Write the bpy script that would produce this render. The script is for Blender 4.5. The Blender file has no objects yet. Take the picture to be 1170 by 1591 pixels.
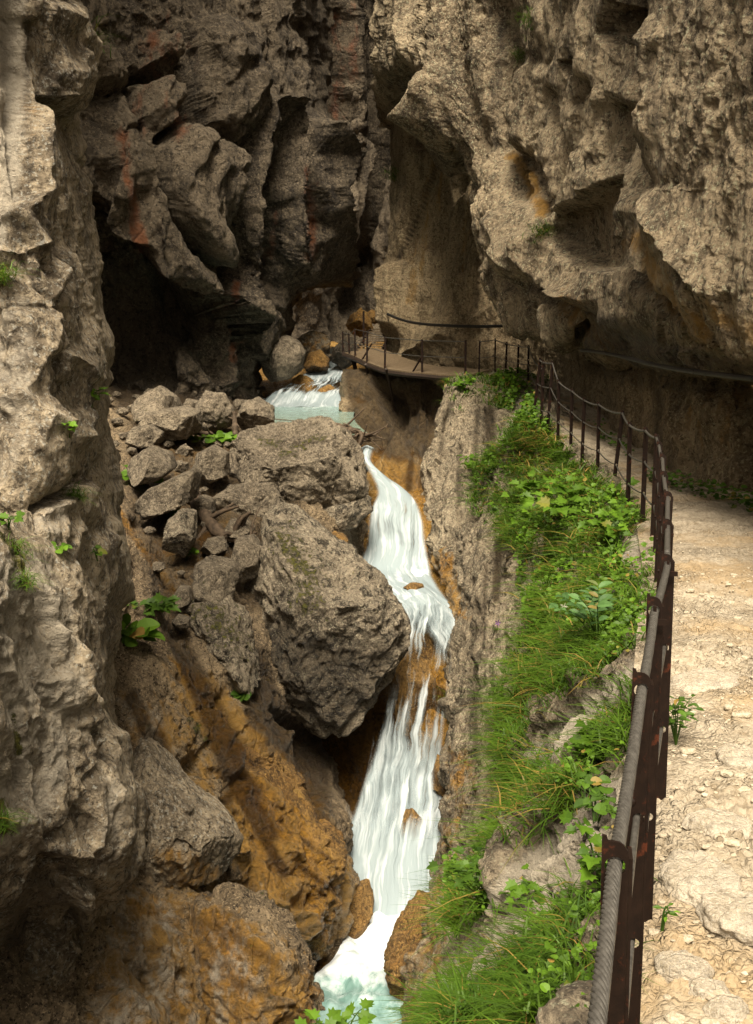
import bpy, bmesh, math, random
import numpy as np
from mathutils import Vector, Matrix
R = math.radians
random.seed(7); RNG = np.random.default_rng(11)
SC = bpy.context.scene
COL = SC.collection

# ------------------------------------------------------------------ camera, world, sun, exposure
PITCH = R(9.3); FOC = 1700.0; CX, CY = 585.0, 795.5
CAMP = (0.0, 0.0, 0.0)
cam = bpy.data.cameras.new('camera'); camo = bpy.data.objects.new('camera', cam); COL.objects.link(camo)
cam.sensor_fit = 'VERTICAL'; cam.sensor_height = 24.0; cam.lens = 24.0 * FOC / 1591.0
cam.clip_start = 0.05; cam.clip_end = 1000
camo.location = CAMP; camo.rotation_euler = (R(90) - PITCH, 0, 0)
SC.camera = camo

SUN_EL, SUN_AZ = R(57), R(186)          # azimuth measured clockwise from +Y: the light comes from behind the viewer, a little left
W = bpy.data.worlds.new('World'); SC.world = W; W.use_nodes = True
nt = W.node_tree; bg = nt.nodes['Background']
sky = nt.nodes.new('ShaderNodeTexSky'); sky.sky_type = 'NISHITA'; sky.sun_disc = False
sky.sun_elevation = SUN_EL; sky.sun_rotation = SUN_AZ; sky.air_density = 1.6; sky.dust_density = 4.0; sky.ozone_density = 0.6
hs = nt.nodes.new('ShaderNodeHueSaturation'); hs.inputs['Saturation'].default_value = 0.2
mx = nt.nodes.new('ShaderNodeMix'); mx.data_type = 'RGBA'; mx.blend_type = 'MULTIPLY'; mx.inputs[0].default_value = 1.0
mx.inputs[7].default_value = (1.0, 0.865, 0.68, 1)
nt.links.new(sky.outputs[0], hs.inputs['Color']); nt.links.new(hs.outputs[0], mx.inputs[6]); nt.links.new(mx.outputs[2], bg.inputs[0])
bg.inputs[1].default_value = 0.09
sl = bpy.data.lights.new('sun', 'SUN'); sl.energy = 4.2; sl.angle = R(28); sl.color = (1.0, 0.895, 0.72)
so = bpy.data.objects.new('sun', sl); COL.objects.link(so)
so.rotation_euler = (R(90) - SUN_EL, 0, -SUN_AZ + math.pi)
_d = Vector((math.sin(SUN_AZ) * math.cos(SUN_EL), math.cos(SUN_AZ) * math.cos(SUN_EL), math.sin(SUN_EL)))
so.rotation_euler = _d.to_track_quat('Z', 'Y').to_euler()
SC.view_settings.view_transform = 'Standard'; SC.view_settings.look = 'None'
SC.view_settings.exposure = 1.22; SC.view_settings.gamma = 1.0
try:
    SC.cycles.use_denoising = True; SC.cycles.denoiser = 'OPENIMAGEDENOISE'
    SC.cycles.denoising_input_passes = 'RGB_ALBEDO_NORMAL'
    SC.cycles.max_bounces = 8; SC.cycles.diffuse_bounces = 2; SC.cycles.transparent_max_bounces = 24
    SC.cycles.sample_clamp_indirect = 6
except Exception: pass

# ------------------------------------------------------------------ geometry helpers
CP, SP = math.cos(PITCH), math.sin(PITCH)
def at(px, py, Y):
    """world point on the sight line of a photo pixel at forward distance Y"""
    u = (px - CX) / FOC; v = (CY - py) / FOC
    s = Y / (CP + v * SP)
    return np.array([u * s, Y, (v * CP - SP) * s])
def proj(P):
    x, y, z = P[..., 0], P[..., 1], P[..., 2]
    f = np.maximum(y * CP - z * SP, 0.2); up = y * SP + z * CP
    return CX + FOC * x / f, CY - FOC * up / f
class Wp(tuple): pass
def PT(e):
    return np.array(e, float) if isinstance(e, Wp) else at(*e)

def h3(ix, iy, iz, seed):
    h = (ix.astype(np.uint32) * np.uint32(374761393)) ^ (iy.astype(np.uint32) * np.uint32(668265263)) ^ (iz.astype(np.uint32) * np.uint32(2246822519)) ^ np.uint32((seed * 3266489917) & 0xffffffff)
    h ^= h >> np.uint32(15); h *= np.uint32(2246822519); h ^= h >> np.uint32(13); h *= np.uint32(3266489917); h ^= h >> np.uint32(16)
    return h
def gnoise(P, seed=0):
    P = P.astype(np.float32); F = np.floor(P); I = F.astype(np.int64); D = P - F
    U = D * D * D * (D * (D * 6 - 15) + 10)
    out = np.zeros(len(P), np.float32)
    for a in (0, 1):
        wx = U[:, 0] if a else 1 - U[:, 0]
        for b in (0, 1):
            wy = U[:, 1] if b else 1 - U[:, 1]
            for c in (0, 1):
                wz = U[:, 2] if c else 1 - U[:, 2]
                h = h3(I[:, 0] + a, I[:, 1] + b, I[:, 2] + c, seed)
                g = ((h & np.uint32(1023)).astype(np.float32) / 511.5 - 1) * (D[:, 0] - a) \
                  + (((h >> np.uint32(10)) & np.uint32(1023)).astype(np.float32) / 511.5 - 1) * (D[:, 1] - b) \
                  + (((h >> np.uint32(20)) & np.uint32(1023)).astype(np.float32) / 511.5 - 1) * (D[:, 2] - c)
                out += wx * wy * wz * g
    return out
def fbm(P, octs=4, seed=0, gain=.5, ridged=False):
    o = np.zeros(len(P), np.float32); a = 1.0; q = P.copy(); s = 0
    for k in range(octs):
        n = gnoise(q, seed + k * 17)
        if ridged: n = .5 - np.abs(n) * 1.6
        o += a * n; s += a; a *= gain; q = q * 2.03 + 13.7
    return o / s * 1.5
def facets(P, seed=0, tilt=.9, soft=130.):
    """cells of tilted flat faces with short ramps between: broken rock.  returns height, edge distance"""
    P = P.astype(np.float32); F = np.floor(P); I = F.astype(np.int64)
    f1 = np.full(len(P), 9., np.float32); f2 = f1.copy(); H = np.zeros(len(P), np.float32); Wt = np.full(len(P), 1e-12, np.float32)
    for a in (-1, 0, 1):
        for b in (-1, 0, 1):
            for c in (-1, 0, 1):
                h = h3(I[:, 0] + a, I[:, 1] + b, I[:, 2] + c, seed); k = h3(I[:, 0] + a, I[:, 1] + b, I[:, 2] + c, seed + 71)
                r = [((h >> np.uint32(10 * j)) & np.uint32(1023)).astype(np.float32) / 1023 for j in range(3)]
                d = [P[:, j] - (F[:, j] + (a, b, c)[j] + .12 + .76 * r[j]) for j in range(3)]
                q = d[0] ** 2 + d[1] ** 2 + d[2] ** 2
                t = [(((k >> np.uint32(10 * j)) & np.uint32(1023)).astype(np.float32) / 511.5 - 1) * tilt for j in range(3)]
                hh = d[0] * t[0] + d[1] * t[1] + d[2] * t[2] + (r[0] * .5 + r[2] * .5 - .5) * .5
                w = np.exp(-soft * q); H += w * hh; Wt += w
                f2 = np.where(q < f1, f1, np.minimum(f2, q)); f1 = np.minimum(f1, q)
    return H / Wt, np.sqrt(f2) - np.sqrt(f1)
def smooth(x, a, b):
    t = np.clip((x - a) / (b - a), 0, 1); return t * t * (3 - 2 * t)
def polyd(px, py, poly, closed=False):
    """distance to a polyline, and the signed side of its nearest segment"""
    best = np.full(px.shape, 1e9); side = np.zeros(px.shape); pts = list(poly) + ([poly[0]] if closed else [])
    for (x0, y0), (x1, y1) in zip(pts[:-1], pts[1:]):
        dx, dy = x1 - x0, y1 - y0; L = dx * dx + dy * dy + 1e-9
        t = np.clip(((px - x0) * dx + (py - y0) * dy) / L, 0, 1)
        d = np.hypot(px - x0 - t * dx, py - y0 - t * dy); c = dx * (py - y0) - dy * (px - x0)
        m = d < best; side = np.where(m, np.sign(c), side); best = np.where(m, d, best)
    return best, side
def inpoly(px, py, poly):
    r = np.zeros(px.shape, bool); n = len(poly)
    for i in range(n):
        x0, y0 = poly[i]; x1, y1 = poly[(i + 1) % n]
        c = ((y0 > py) != (y1 > py)) & (px < (x1 - x0) * (py - y0) / ((y1 - y0) if y1 != y0 else 1e-9) + x0)
        r ^= c
    return r
def catmull(G, t):
    """G: (n,...,3) knots, t: parameters in [0,n-1]"""
    n = len(G); i = np.clip(np.floor(t).astype(int), 0, n - 2); f = (t - i).reshape((-1,) + (1,) * (G.ndim - 1))
    p0 = G[np.maximum(i - 1, 0)]; p1 = G[i]; p2 = G[i + 1]; p3 = G[np.minimum(i + 2, n - 1)]
    m1 = (p2 - p0) * .5; m2 = (p3 - p1) * .5
    return (2 * f**3 - 3 * f**2 + 1) * p1 + (f**3 - 2 * f**2 + f) * m1 + (-2 * f**3 + 3 * f**2) * p2 + (f**3 - f**2) * m2
def inframe_len(A, B):
    """screen length of a knot segment, counting what is off frame cheaply"""
    ax, ay = proj(A); bx, by = proj(B); t = np.linspace(0, 1, 9)
    X = ax[..., None] + (bx - ax)[..., None] * t; Y = ay[..., None] + (by - ay)[..., None] * t
    ins = ((X > -90) & (X < 1260) & (Y > -90) & (Y < 1680)).mean(-1)
    L = np.hypot(bx - ax, by - ay)
    return float((np.minimum(L, 3000) * (ins + .06)).max())
def params(G, step):
    out = []
    for i in range(len(G) - 1):
        n = int(max(3, min(420, inframe_len(G[i], G[i + 1]) / step)))
        out.append(i + np.arange(n) / n)
    out.append(np.array([len(G) - 1.0])); return np.concatenate(out)
def grid_normals(P):
    du = np.gradient(P, axis=0); dv = np.gradient(P, axis=1); n = np.cross(du, dv)
    return n / (np.linalg.norm(n, axis=-1, keepdims=True) + 1e-12)
def mesh_obj(name, V, F, mat=None, parent=None, smooth_=True, loc=None, attrs=None, uv=None):
    me = bpy.data.meshes.new(name); V = np.asarray(V, np.float32)
    if loc is not None: V = V - np.asarray(loc, np.float32)
    F = np.asarray(F, np.int32); k = F.shape[1]
    me.vertices.add(len(V)); me.vertices.foreach_set('co', V.ravel())
    me.loops.add(F.size); me.loops.foreach_set('vertex_index', F.ravel())
    me.polygons.add(len(F)); me.polygons.foreach_set('loop_start', np.arange(0, F.size, k, dtype=np.int32))
    me.polygons.foreach_set('loop_total', np.full(len(F), k, np.int32))
    me.polygons.foreach_set('use_smooth', np.full(len(F), smooth_, bool))
    for nm, arr in (attrs or {}).items():
        at_ = me.attributes.new(nm, 'FLOAT_COLOR', 'POINT')
        c = np.ones((len(V), 4), np.float32); c[:, :arr.shape[1]] = arr; at_.data.foreach_set('color', c.ravel())
    if uv is not None:
        u = me.uv_layers.new(name='UVMap'); u.data.foreach_set('uv', np.asarray(uv, np.float32)[F.ravel()].ravel())
    me.update(calc_edges=True); me.validate()
    o = bpy.data.objects.new(name, me); COL.objects.link(o)
    if loc is not None: o.location = loc
    if mat: me.materials.append(mat)
    if parent: o.parent = parent
    return o
def grid_faces(n, m):
    i = np.arange(n - 1)[:, None] * m + np.arange(m - 1)[None]
    return np.stack([i, i + 1, i + m + 1, i + m], -1).reshape(-1, 4)
def tag(o, label=None, cat=None, group=None, kind=None):
    if label: o['label'] = label
    if cat: o['category'] = cat
    if group: o['group'] = group
    if kind: o['kind'] = kind
    return o
def empty(name, loc, label=None, cat=None, group=None):
    o = bpy.data.objects.new(name, None); COL.objects.link(o); o.location = loc; o.empty_display_size = .1
    return tag(o, label, cat, group)
class MB:
    """collects boxes, tubes and faces, then links them as one mesh object"""
    def __init__(s): s.v = []; s.f = []
    def add(s, V, F):
        k = len(s.v); s.v += [tuple(map(float, p)) for p in V]; s.f += [tuple(i + k for i in q) for q in F]
    def bar(s, a, b, w, d, up=(0, 0, 1)):
        a, b = Vector(a), Vector(b); z = (b - a).normalized(); u = Vector(up)
        x = u.cross(z)
        if x.length < 1e-3: x = Vector((1, 0, 0)).cross(z)
        x.normalize(); y = z.cross(x); q = []
        for p in (a, b):
            for sx, sy in ((-1, -1), (1, -1), (1, 1), (-1, 1)): q.append(p + x * w / 2 * sx + y * d / 2 * sy)
        s.add(q, [(3, 2, 1, 0), (4, 5, 6, 7), (0, 1, 5, 4), (1, 2, 6, 5), (2, 3, 7, 6), (3, 0, 4, 7)])
    def tube(s, pts, r, n=8, closed=False):
        pts = [Vector(p) for p in pts]; V = []; F = []; x = None
        for i, p in enumerate(pts):
            t = (pts[min(i + 1, len(pts) - 1)] - pts[max(i - 1, 0)]).normalized()
            if x is None:
                x = t.cross(Vector((0, 0, 1)));
                if x.length < 1e-3: x = Vector((1, 0, 0))
            x = (x - t * x.dot(t)).normalized(); y = t.cross(x); rr = r[i] if hasattr(r, '__len__') else r
            for k in range(n):
                a = 2 * math.pi * k / n; V.append(p + x * rr * math.cos(a) + y * rr * math.sin(a))
        for i in range(len(pts) - 1):
            for k in range(n): F.append((i * n + k, i * n + (k + 1) % n, (i + 1) * n + (k + 1) % n, (i + 1) * n + k))
        s.add(V, F); b = len(s.v) - len(V)
        s.f.append(tuple(b + k for k in reversed(range(n)))); s.f.append(tuple(len(s.v) - n + k for k in range(n)))
    def build(s, name, mat, parent=None, loc=None, smooth_=False):
        me = bpy.data.meshes.new(name); v = s.v
        if loc is not None: v = [tuple(a - b for a, b in zip(p, loc)) for p in v]
        me.from_pydata(v, [], s.f); me.update()
        if smooth_: me.polygons.foreach_set('use_smooth', [True] * len(me.polygons))
        o = bpy.data.objects.new(name, me); COL.objects.link(o); me.materials.append(mat)
        if loc is not None: o.location = loc
        if parent: o.parent = parent
        return o
def spline(pts, n=12):
    G = np.array(pts, float); return catmull(G, np.linspace(0, len(G) - 1, (len(G) - 1) * n + 1))
# ------------------------------------------------------------------ materials
class NT:
    def __init__(s, name):
        s.m = bpy.data.materials.new(name); s.m.use_nodes = True; s.t = s.m.node_tree; s.b = s.t.nodes['Principled BSDF']; s.out = s.t.nodes['Material Output']
    def n(s, typ, **kw):
        x = s.t.nodes.new(typ)
        for k, v in kw.items(): setattr(x, k, v)
        return x
    def l(s, a, b): s.t.links.new(a, b)
    def coord(s, scale=(1, 1, 1), rot=(0, 0, 0), kind='Object'):
        tc = s.n('ShaderNodeTexCoord'); mp = s.n('ShaderNodeMapping'); mp.inputs['Scale'].default_value = scale; mp.inputs['Rotation'].default_value = rot
        s.l(tc.outputs[kind], mp.inputs[0]); return mp.outputs[0]
    def noise(s, vec, scale, detail=6, rough=.6, dist=0):
        x = s.n('ShaderNodeTexNoise'); x.inputs['Scale'].default_value = scale; x.inputs['Detail'].default_value = detail
        x.inputs['Roughness'].default_value = rough; x.inputs['Distortion'].default_value = dist; s.l(vec, x.inputs['Vector']); return x.outputs['Fac']
    def voro(s, vec, scale, feat='F1', out='Distance'):
        x = s.n('ShaderNodeTexVoronoi'); x.feature = feat; x.inputs['Scale'].default_value = scale; s.l(vec, x.inputs['Vector']); return x.outputs[out]
    def ramp(s, fac, stops):
        x = s.n('ShaderNodeValToRGB'); e = x.color_ramp.elements
        while len(e) < len(stops): e.new(.5)
        for q, (p, c) in zip(e, stops):
            q.position = p; q.color = (c, c, c, 1) if not hasattr(c, '__len__') else (*c, 1)
        s.l(fac, x.inputs[0]); return x.outputs[0]
    def mix(s, fac, a, b, mode='MIX'):
        x = s.n('ShaderNodeMix'); x.data_type = 'RGBA'; x.blend_type = mode
        for i, v in ((0, fac), (6, a), (7, b)):
            if isinstance(v, (int, float)): x.inputs[i].default_value = v
            elif isinstance(v, tuple): x.inputs[i].default_value = (*v, 1)
            else: s.l(v, x.inputs[i])
        return x.outputs[2]
    def math(s, op, a, b=None, clamp=False):
        x = s.n('ShaderNodeMath'); x.operation = op; x.use_clamp = clamp
        for i, v in ((0, a), (1, b)):
            if v is None: continue
            if isinstance(v, (int, float)): x.inputs[i].default_value = v
            else: s.l(v, x.inputs[i])
        return x.outputs[0]
    def bump(s, h, strength, dist, prev=None):
        x = s.n('ShaderNodeBump'); x.inputs['Strength'].default_value = strength; x.inputs['Distance'].default_value = dist
        s.l(h, x.inputs['Height'])
        if prev: s.l(prev, x.inputs['Normal'])
        return x.outputs[0]
    def attr(s, name):
        x = s.n('ShaderNodeAttribute'); x.attribute_name = name; sp = s.n('ShaderNodeSeparateColor'); s.l(x.outputs['Color'], sp.inputs[0]); return sp.outputs
    def set(s, **kw):
        for k, v in kw.items():
            k = {'rough': 'Roughness', 'color': 'Base Color', 'normal': 'Normal', 'metal': 'Metallic', 'spec': 'Specular IOR Level', 'trans': 'Transmission Weight', 'alpha': 'Alpha'}[k]
            if isinstance(v, (int, float)): s.b.inputs[k].default_value = v
            elif isinstance(v, tuple): s.b.inputs[k].default_value = (*v, 1)
            else: s.l(v, s.b.inputs[k])

def rock_mat(name, dark, mid, light, moss=.0, blotch=.5, streak=0.3, stretch=(1, 1, .45), rot=(0, 0, 0), size=1.0, wet=0.0, bump=1.0, speck=.5, rust=None):
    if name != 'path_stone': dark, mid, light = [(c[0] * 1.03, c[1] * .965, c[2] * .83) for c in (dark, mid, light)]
    k = NT(name); v = k.coord(); vs = k.coord(stretch, rot)
    def rid(vec, sc, det=6):
        x = k.n('ShaderNodeTexNoise'); x.noise_type = 'RIDGED_MULTIFRACTAL'; x.normalize = True; x.inputs['Scale'].default_value = sc; x.inputs['Detail'].default_value = det; x.inputs['Roughness'].default_value = .62; x.inputs['Distortion'].default_value = .25; k.l(vec, x.inputs['Vector']); return x.outputs['Fac']
    rg = rid(vs, 1.1 / size); rf = rid(v, 4.6 / size, 5)
    big = k.noise(vs, .45 / size, 4, .6, .3); medn = k.noise(vs, 1.9 / size, 7, .68, .4); fine = k.noise(v, 9 / size, 8, .72); grit = k.noise(v, 42 / size, 4, .7)
    c = k.mix(k.ramp(medn, [(.40, 0), (.60, 1)]), dark, mid)
    c = k.mix(k.ramp(big, [(.42, 0), (.66, .75)]), c, light)
    c = k.mix(k.math('MULTIPLY', k.ramp(fine, [(.48, 0), (.58, 1)]), .6), c, light)
    dk = tuple(x * y for x, y in zip(dark, (.30, .27, .24)))
    c = k.mix(k.math('MULTIPLY', k.ramp(k.noise(vs, 3.7 / size, 8, .75, .2), [(.52, 0), (.585, 1)]), blotch), c, dk)
    c = k.mix(k.math('MULTIPLY', k.ramp(k.noise(v, 17 / size, 5, .75), [(.535, 0), (.60, 1)]), min(1, speck * 1.5)), c, dk)
    c = k.mix(k.math('MULTIPLY', k.ramp(k.noise(v, 26 / size, 3, .7), [(.56, 0), (.63, 1)]), speck), c, tuple(min(.62, x * 1.5) for x in light))
    # run-off streaks down the face
    st = k.noise(k.coord((1.4, 1.4, .09)), 2.2 / size, 6, .65, .1)
    c = k.mix(k.math('MULTIPLY', k.ramp(st, [(.52, 0), (.68, 1)]), streak), c, tuple(x * .38 for x in dark))
    t = k.attr('tint')
    br = k.math('ADD', t[0], k.math('MULTIPLY', k.math('SUBTRACT', k.noise(vs, 3.3 / size, 7, .72), .5), 2.6)); br = k.math('MULTIPLY', k.ramp(br, [(.25, 0), (.62, 1)]), k.ramp(t[0], [(0, 0), (.12, 1)]))
    pa = k.math('MULTIPLY', k.ramp(k.math('ADD', k.attr('pale')[0], k.math('MULTIPLY', k.math('SUBTRACT', k.noise(v, 5 / size, 6, .75), .5), 1.6)), [(.25, 0), (.6, 1)]), .8)
    c = k.mix(pa, c, k.mix(fine, (.30, .26, .20), (.66, .59, .48)))
    och = k.mix(k.ramp(fine, [(.36, 0), (.62, 1)]), *(rust or ((.045, .021, .004), (.37, .185, .026))))
    och = k.mix(k.ramp(big, [(.4, 0), (.6, .6)]), och, (.42, .265, .085) if not rust else rust[1])
    c = k.mix(k.math('MULTIPLY', br, .92), c, och)
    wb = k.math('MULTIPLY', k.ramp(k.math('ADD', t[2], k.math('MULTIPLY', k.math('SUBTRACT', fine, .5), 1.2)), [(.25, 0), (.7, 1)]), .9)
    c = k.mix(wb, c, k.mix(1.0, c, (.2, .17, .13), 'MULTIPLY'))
    g = k.n('ShaderNodeNewGeometry'); sp = k.n('ShaderNodeSeparateXYZ'); k.l(g.outputs['Normal'], sp.inputs[0])
    mo = k.math('ADD', k.math('MULTIPLY', t[1], 1.1), k.math('MULTIPLY', k.math('SUBTRACT', k.noise(v, 6.5 / size, 8, .8), .5), 5.0))
    mo = k.math('ADD', mo, k.math('MULTIPLY', k.math('SUBTRACT', sp.outputs[2], .8), moss))
    mo = k.ramp(mo, [(.5, 0), (.8, 1)])
    if moss == 0: mo = k.math('MULTIPLY', mo, k.ramp(t[1], [(0, 0), (.1, 1)]))
    mc = k.mix(k.ramp(k.noise(v, 13, 4, .7), [(.35, 0), (.65, 1)]), (.016, .018, .004), (.17, .16, .018))
    c = k.mix(mo, c, mc)
    msk = k.ramp(k.noise(v, .9 / size, 3, .5), [(.35, .3), (.65, 1)]); hgt = k.math('ADD', k.math('MULTIPLY', rg, .42), k.math('MULTIPLY', k.math('MULTIPLY', rf, .2), msk)); medn_ = k.math('ADD', hgt, k.math('MULTIPLY', medn, .2))
    hgt = k.math('ADD', medn_, k.math('ADD', k.math('MULTIPLY', fine, .3), k.math('MULTIPLY', k.math('MULTIPLY', grit, .12), msk)))
    pits = k.ramp(k.voro(v, 6.5 / size), [(.0, 0), (.28, 1)])
    hgt = k.math('ADD', hgt, k.math('MULTIPLY', pits, .05))
    cr = k.ramp(k.voro(k.coord((1, 1, .5), (.5, .3, .2)), 1.7 / size, 'DISTANCE_TO_EDGE'), [(0, 0), (.035, 1)])
    hgt = k.math('ADD', hgt, k.math('MULTIPLY', cr, .06))
    hgt = k.math('ADD', hgt, k.math('MULTIPLY', k.math('MULTIPLY', mo, k.noise(v, 60, 2)), .12))
    k.set(color=c, normal=k.bump(hgt, 1.0, .6 * bump * size), spec=.45)
    rr = k.math('SUBTRACT', .92, k.math('MULTIPLY', k.math('MAXIMUM', br, wb), .5 + wet), True)
    k.set(rough=k.math('MAXIMUM', rr, .24)); return k.m

M = {}
M['cliff'] = rock_mat('cliff_limestone', (.085, .064, .043), (.24, .193, .14), (.52, .44, .335), streak=.4, stretch=(1, 1, .5), rot=(.3, .5, 0), blotch=.65, size=1.5)
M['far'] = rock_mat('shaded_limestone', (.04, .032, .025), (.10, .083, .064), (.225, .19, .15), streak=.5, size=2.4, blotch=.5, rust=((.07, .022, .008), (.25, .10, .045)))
M['near'] = rock_mat('pale_limestone', (.11, .09, .069), (.33, .282, .222), (.62, .545, .445), streak=.25, size=.95, blotch=.5)
M['bank'] = rock_mat('wet_bank_rock', (.065, .046, .027), (.165, .125, .082), (.34, .275, .195), moss=.35, size=.7, streak=.1, wet=.1, speck=.7)
M['boulder'] = rock_mat('boulder_limestone', (.065, .054, .042), (.165, .14, .113), (.36, .32, .265), moss=.25, size=.85, streak=.0, stretch=(1, 1, 1), blotch=.5)
M['blotchy'] = rock_mat('lichened_boulder', (.075, .064, .053), (.21, .183, .153), (.45, .40, .335), moss=.3, size=.85, streak=.0, stretch=(1, 1, 1), blotch=.9)
M['ochre'] = rock_mat('wet_ochre_rock', (.06, .032, .009), (.25, .135, .034), (.42, .265, .095), size=.6, streak=.15, wet=.25, stretch=(1, 1, .8), blotch=.5)
M['ledge'] = rock_mat('ledge_rock', (.12, .10, .078), (.27, .23, .18), (.48, .42, .34), size=.85, streak=.6, stretch=(1, 1, .4), blotch=.65)
M['dripwall'] = rock_mat('water_stained_rock', (.18, .135, .085), (.33, .26, .175), (.47, .39, .28), size=1.4, streak=.6, stretch=(1, 1, .2), blotch=.4)

def path_mat():
    k = NT('gravel_path'); v = k.coord()
    c1 = k.voro(v, 15, 'F1', 'Color'); e1 = k.voro(v, 15, 'DISTANCE_TO_EDGE'); c2 = k.voro(v, 38, 'F1', 'Color'); e2 = k.voro(v, 38, 'DISTANCE_TO_EDGE')
    big = k.noise(v, .8, 5, .6); med = k.noise(v, 5, 7, .7)
    s1 = k.n('ShaderNodeSeparateColor'); k.l(c1, s1.inputs[0]); s2 = k.n('ShaderNodeSeparateColor'); k.l(c2, s2.inputs[0])
    c = k.mix(k.ramp(med, [(.35, 0), (.66, 1)]), (.17, .135, .09), (.33, .28, .21))
    c = k.mix(k.math('MULTIPLY', s2.outputs[0], .35), c, (.46, .41, .33))
    c = k.mix(k.math('MULTIPLY', k.ramp(k.noise(v, 11, 6, .75), [(.54, 0), (.66, 1)]), .5), c, (.12, .082, .045))
    c = k.mix(k.ramp(big, [(.5, 0), (.62, .55)]), c, (.29, .20, .10))
    mask = k.ramp(k.noise(v, 1.5, 4, .6), [(.4, .1), (.6, 1)])
    h = k.math('ADD', k.math('MULTIPLY', k.ramp(e1, [(0, 0), (.22, 1)]), .35), k.math('MULTIPLY', k.ramp(e2, [(0, 0), (.25, 1)]), .22))
    h = k.math('MULTIPLY', h, mask); h = k.math('ADD', h, k.math('MULTIPLY', med, .5)); h = k.math('ADD', h, k.math('MULTIPLY', k.noise(v, 70, 3, .7), .16))
    k.set(color=c, rough=.95, spec=.15, normal=k.bump(h, .9, .05)); return k.m
M['path'] = path_mat()
M['pathstone'] = rock_mat('path_stone', (.34, .285, .205), (.47, .405, .31), (.60, .53, .43), size=.18, streak=0, stretch=(1, 1, 1), blotch=.3, bump=.7, speck=.3)

def simple(name, c0, c1, scale=8, rough=.6, metal=0, bump=.02, detail=6, stretch=(1, 1, 1), rust=None):
    k = NT(name); v = k.coord(stretch); n = k.noise(v, scale, detail, .65)
    c = k.mix(k.ramp(n, [(.35, 0), (.65, 1)]), c0, c1)
    if rust: c = k.mix(k.ramp(k.noise(k.coord(), 14, 6, .75), [(.56, 0), (.64, 1)]), c, rust)
    k.set(color=c, rough=rough, metal=metal, spec=.15 if rust else .4, normal=k.bump(n, .5, bump)); return k.m
M['post'] = simple('rusted_post_paint', (.007, .004, .003), (.014, .0075, .005), 20, .5, .0, .004, rust=(.06, .017, .008))
M['cable'] = simple('steel_cable', (.06, .056, .05), (.115, .108, .097), 60, .42, .45, .002)
M['darkpipe'] = simple('dark_pipe', (.010, .009, .008), (.022, .019, .016), 10, .5, 0, .004)
M['deck'] = simple('weathered_deck', (.10, .07, .04), (.19, .14, .085), 12, .85, 0, .01, stretch=(1, 6, 1))
M['steel'] = simple('dark_steel', (.018, .012, .009), (.04, .026, .018), 15, .6, .2, .004)
M['wood'] = simple('dead_wood', (.03, .02, .012), (.095, .065, .04), 9, .85, 0, .02, stretch=(1, 1, 1))
M['palewood'] = simple('bleached_wood', (.22, .14, .075), (.40, .29, .18), 9, .85, 0, .02)

def leaf_mat(name, a, b, tr=.4):
    k = NT(name); v = k.coord(); n = k.noise(v, 5, 4, .6)
    oi = k.attr('tint')
    c = k.mix(k.ramp(n, [(.3, 0), (.7, 1)]), a, b); c = k.mix(oi[0], c, tuple(min(1, x * 1.55) for x in b)); c = k.mix(oi[1], c, (.30, .19, .05))
    k.set(color=c, rough=.55, spec=.3)
    t = k.n('ShaderNodeBsdfTranslucent'); k.l(c, t.inputs[0]); mxs = k.n('ShaderNodeMixShader'); mxs.inputs[0].default_value = tr
    k.l(k.b.outputs[0], mxs.inputs[1]); k.l(t.outputs[0], mxs.inputs[2]); k.l(mxs.outputs[0], k.out.inputs[0]); return k.m
M['grass'] = leaf_mat('grass_blades', (.018, .055, .004), (.07, .13, .009), .35)
M['leaf'] = leaf_mat('fresh_leaves', (.035, .085, .006), (.09, .175, .012))
M['leafdark'] = leaf_mat('dark_leaves', (.03, .07, .008), (.06, .12, .012))
M['leafblue'] = leaf_mat('bluish_leaves', (.035, .085, .025), (.075, .15, .045))
M['petal_v'] = simple('violet_petals', (.08, .02, .12), (.14, .04, .2), 8, .6)
M['petal_w'] = simple('white_petals', (.7, .68, .55), (.8, .78, .65), 8, .6)

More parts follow.
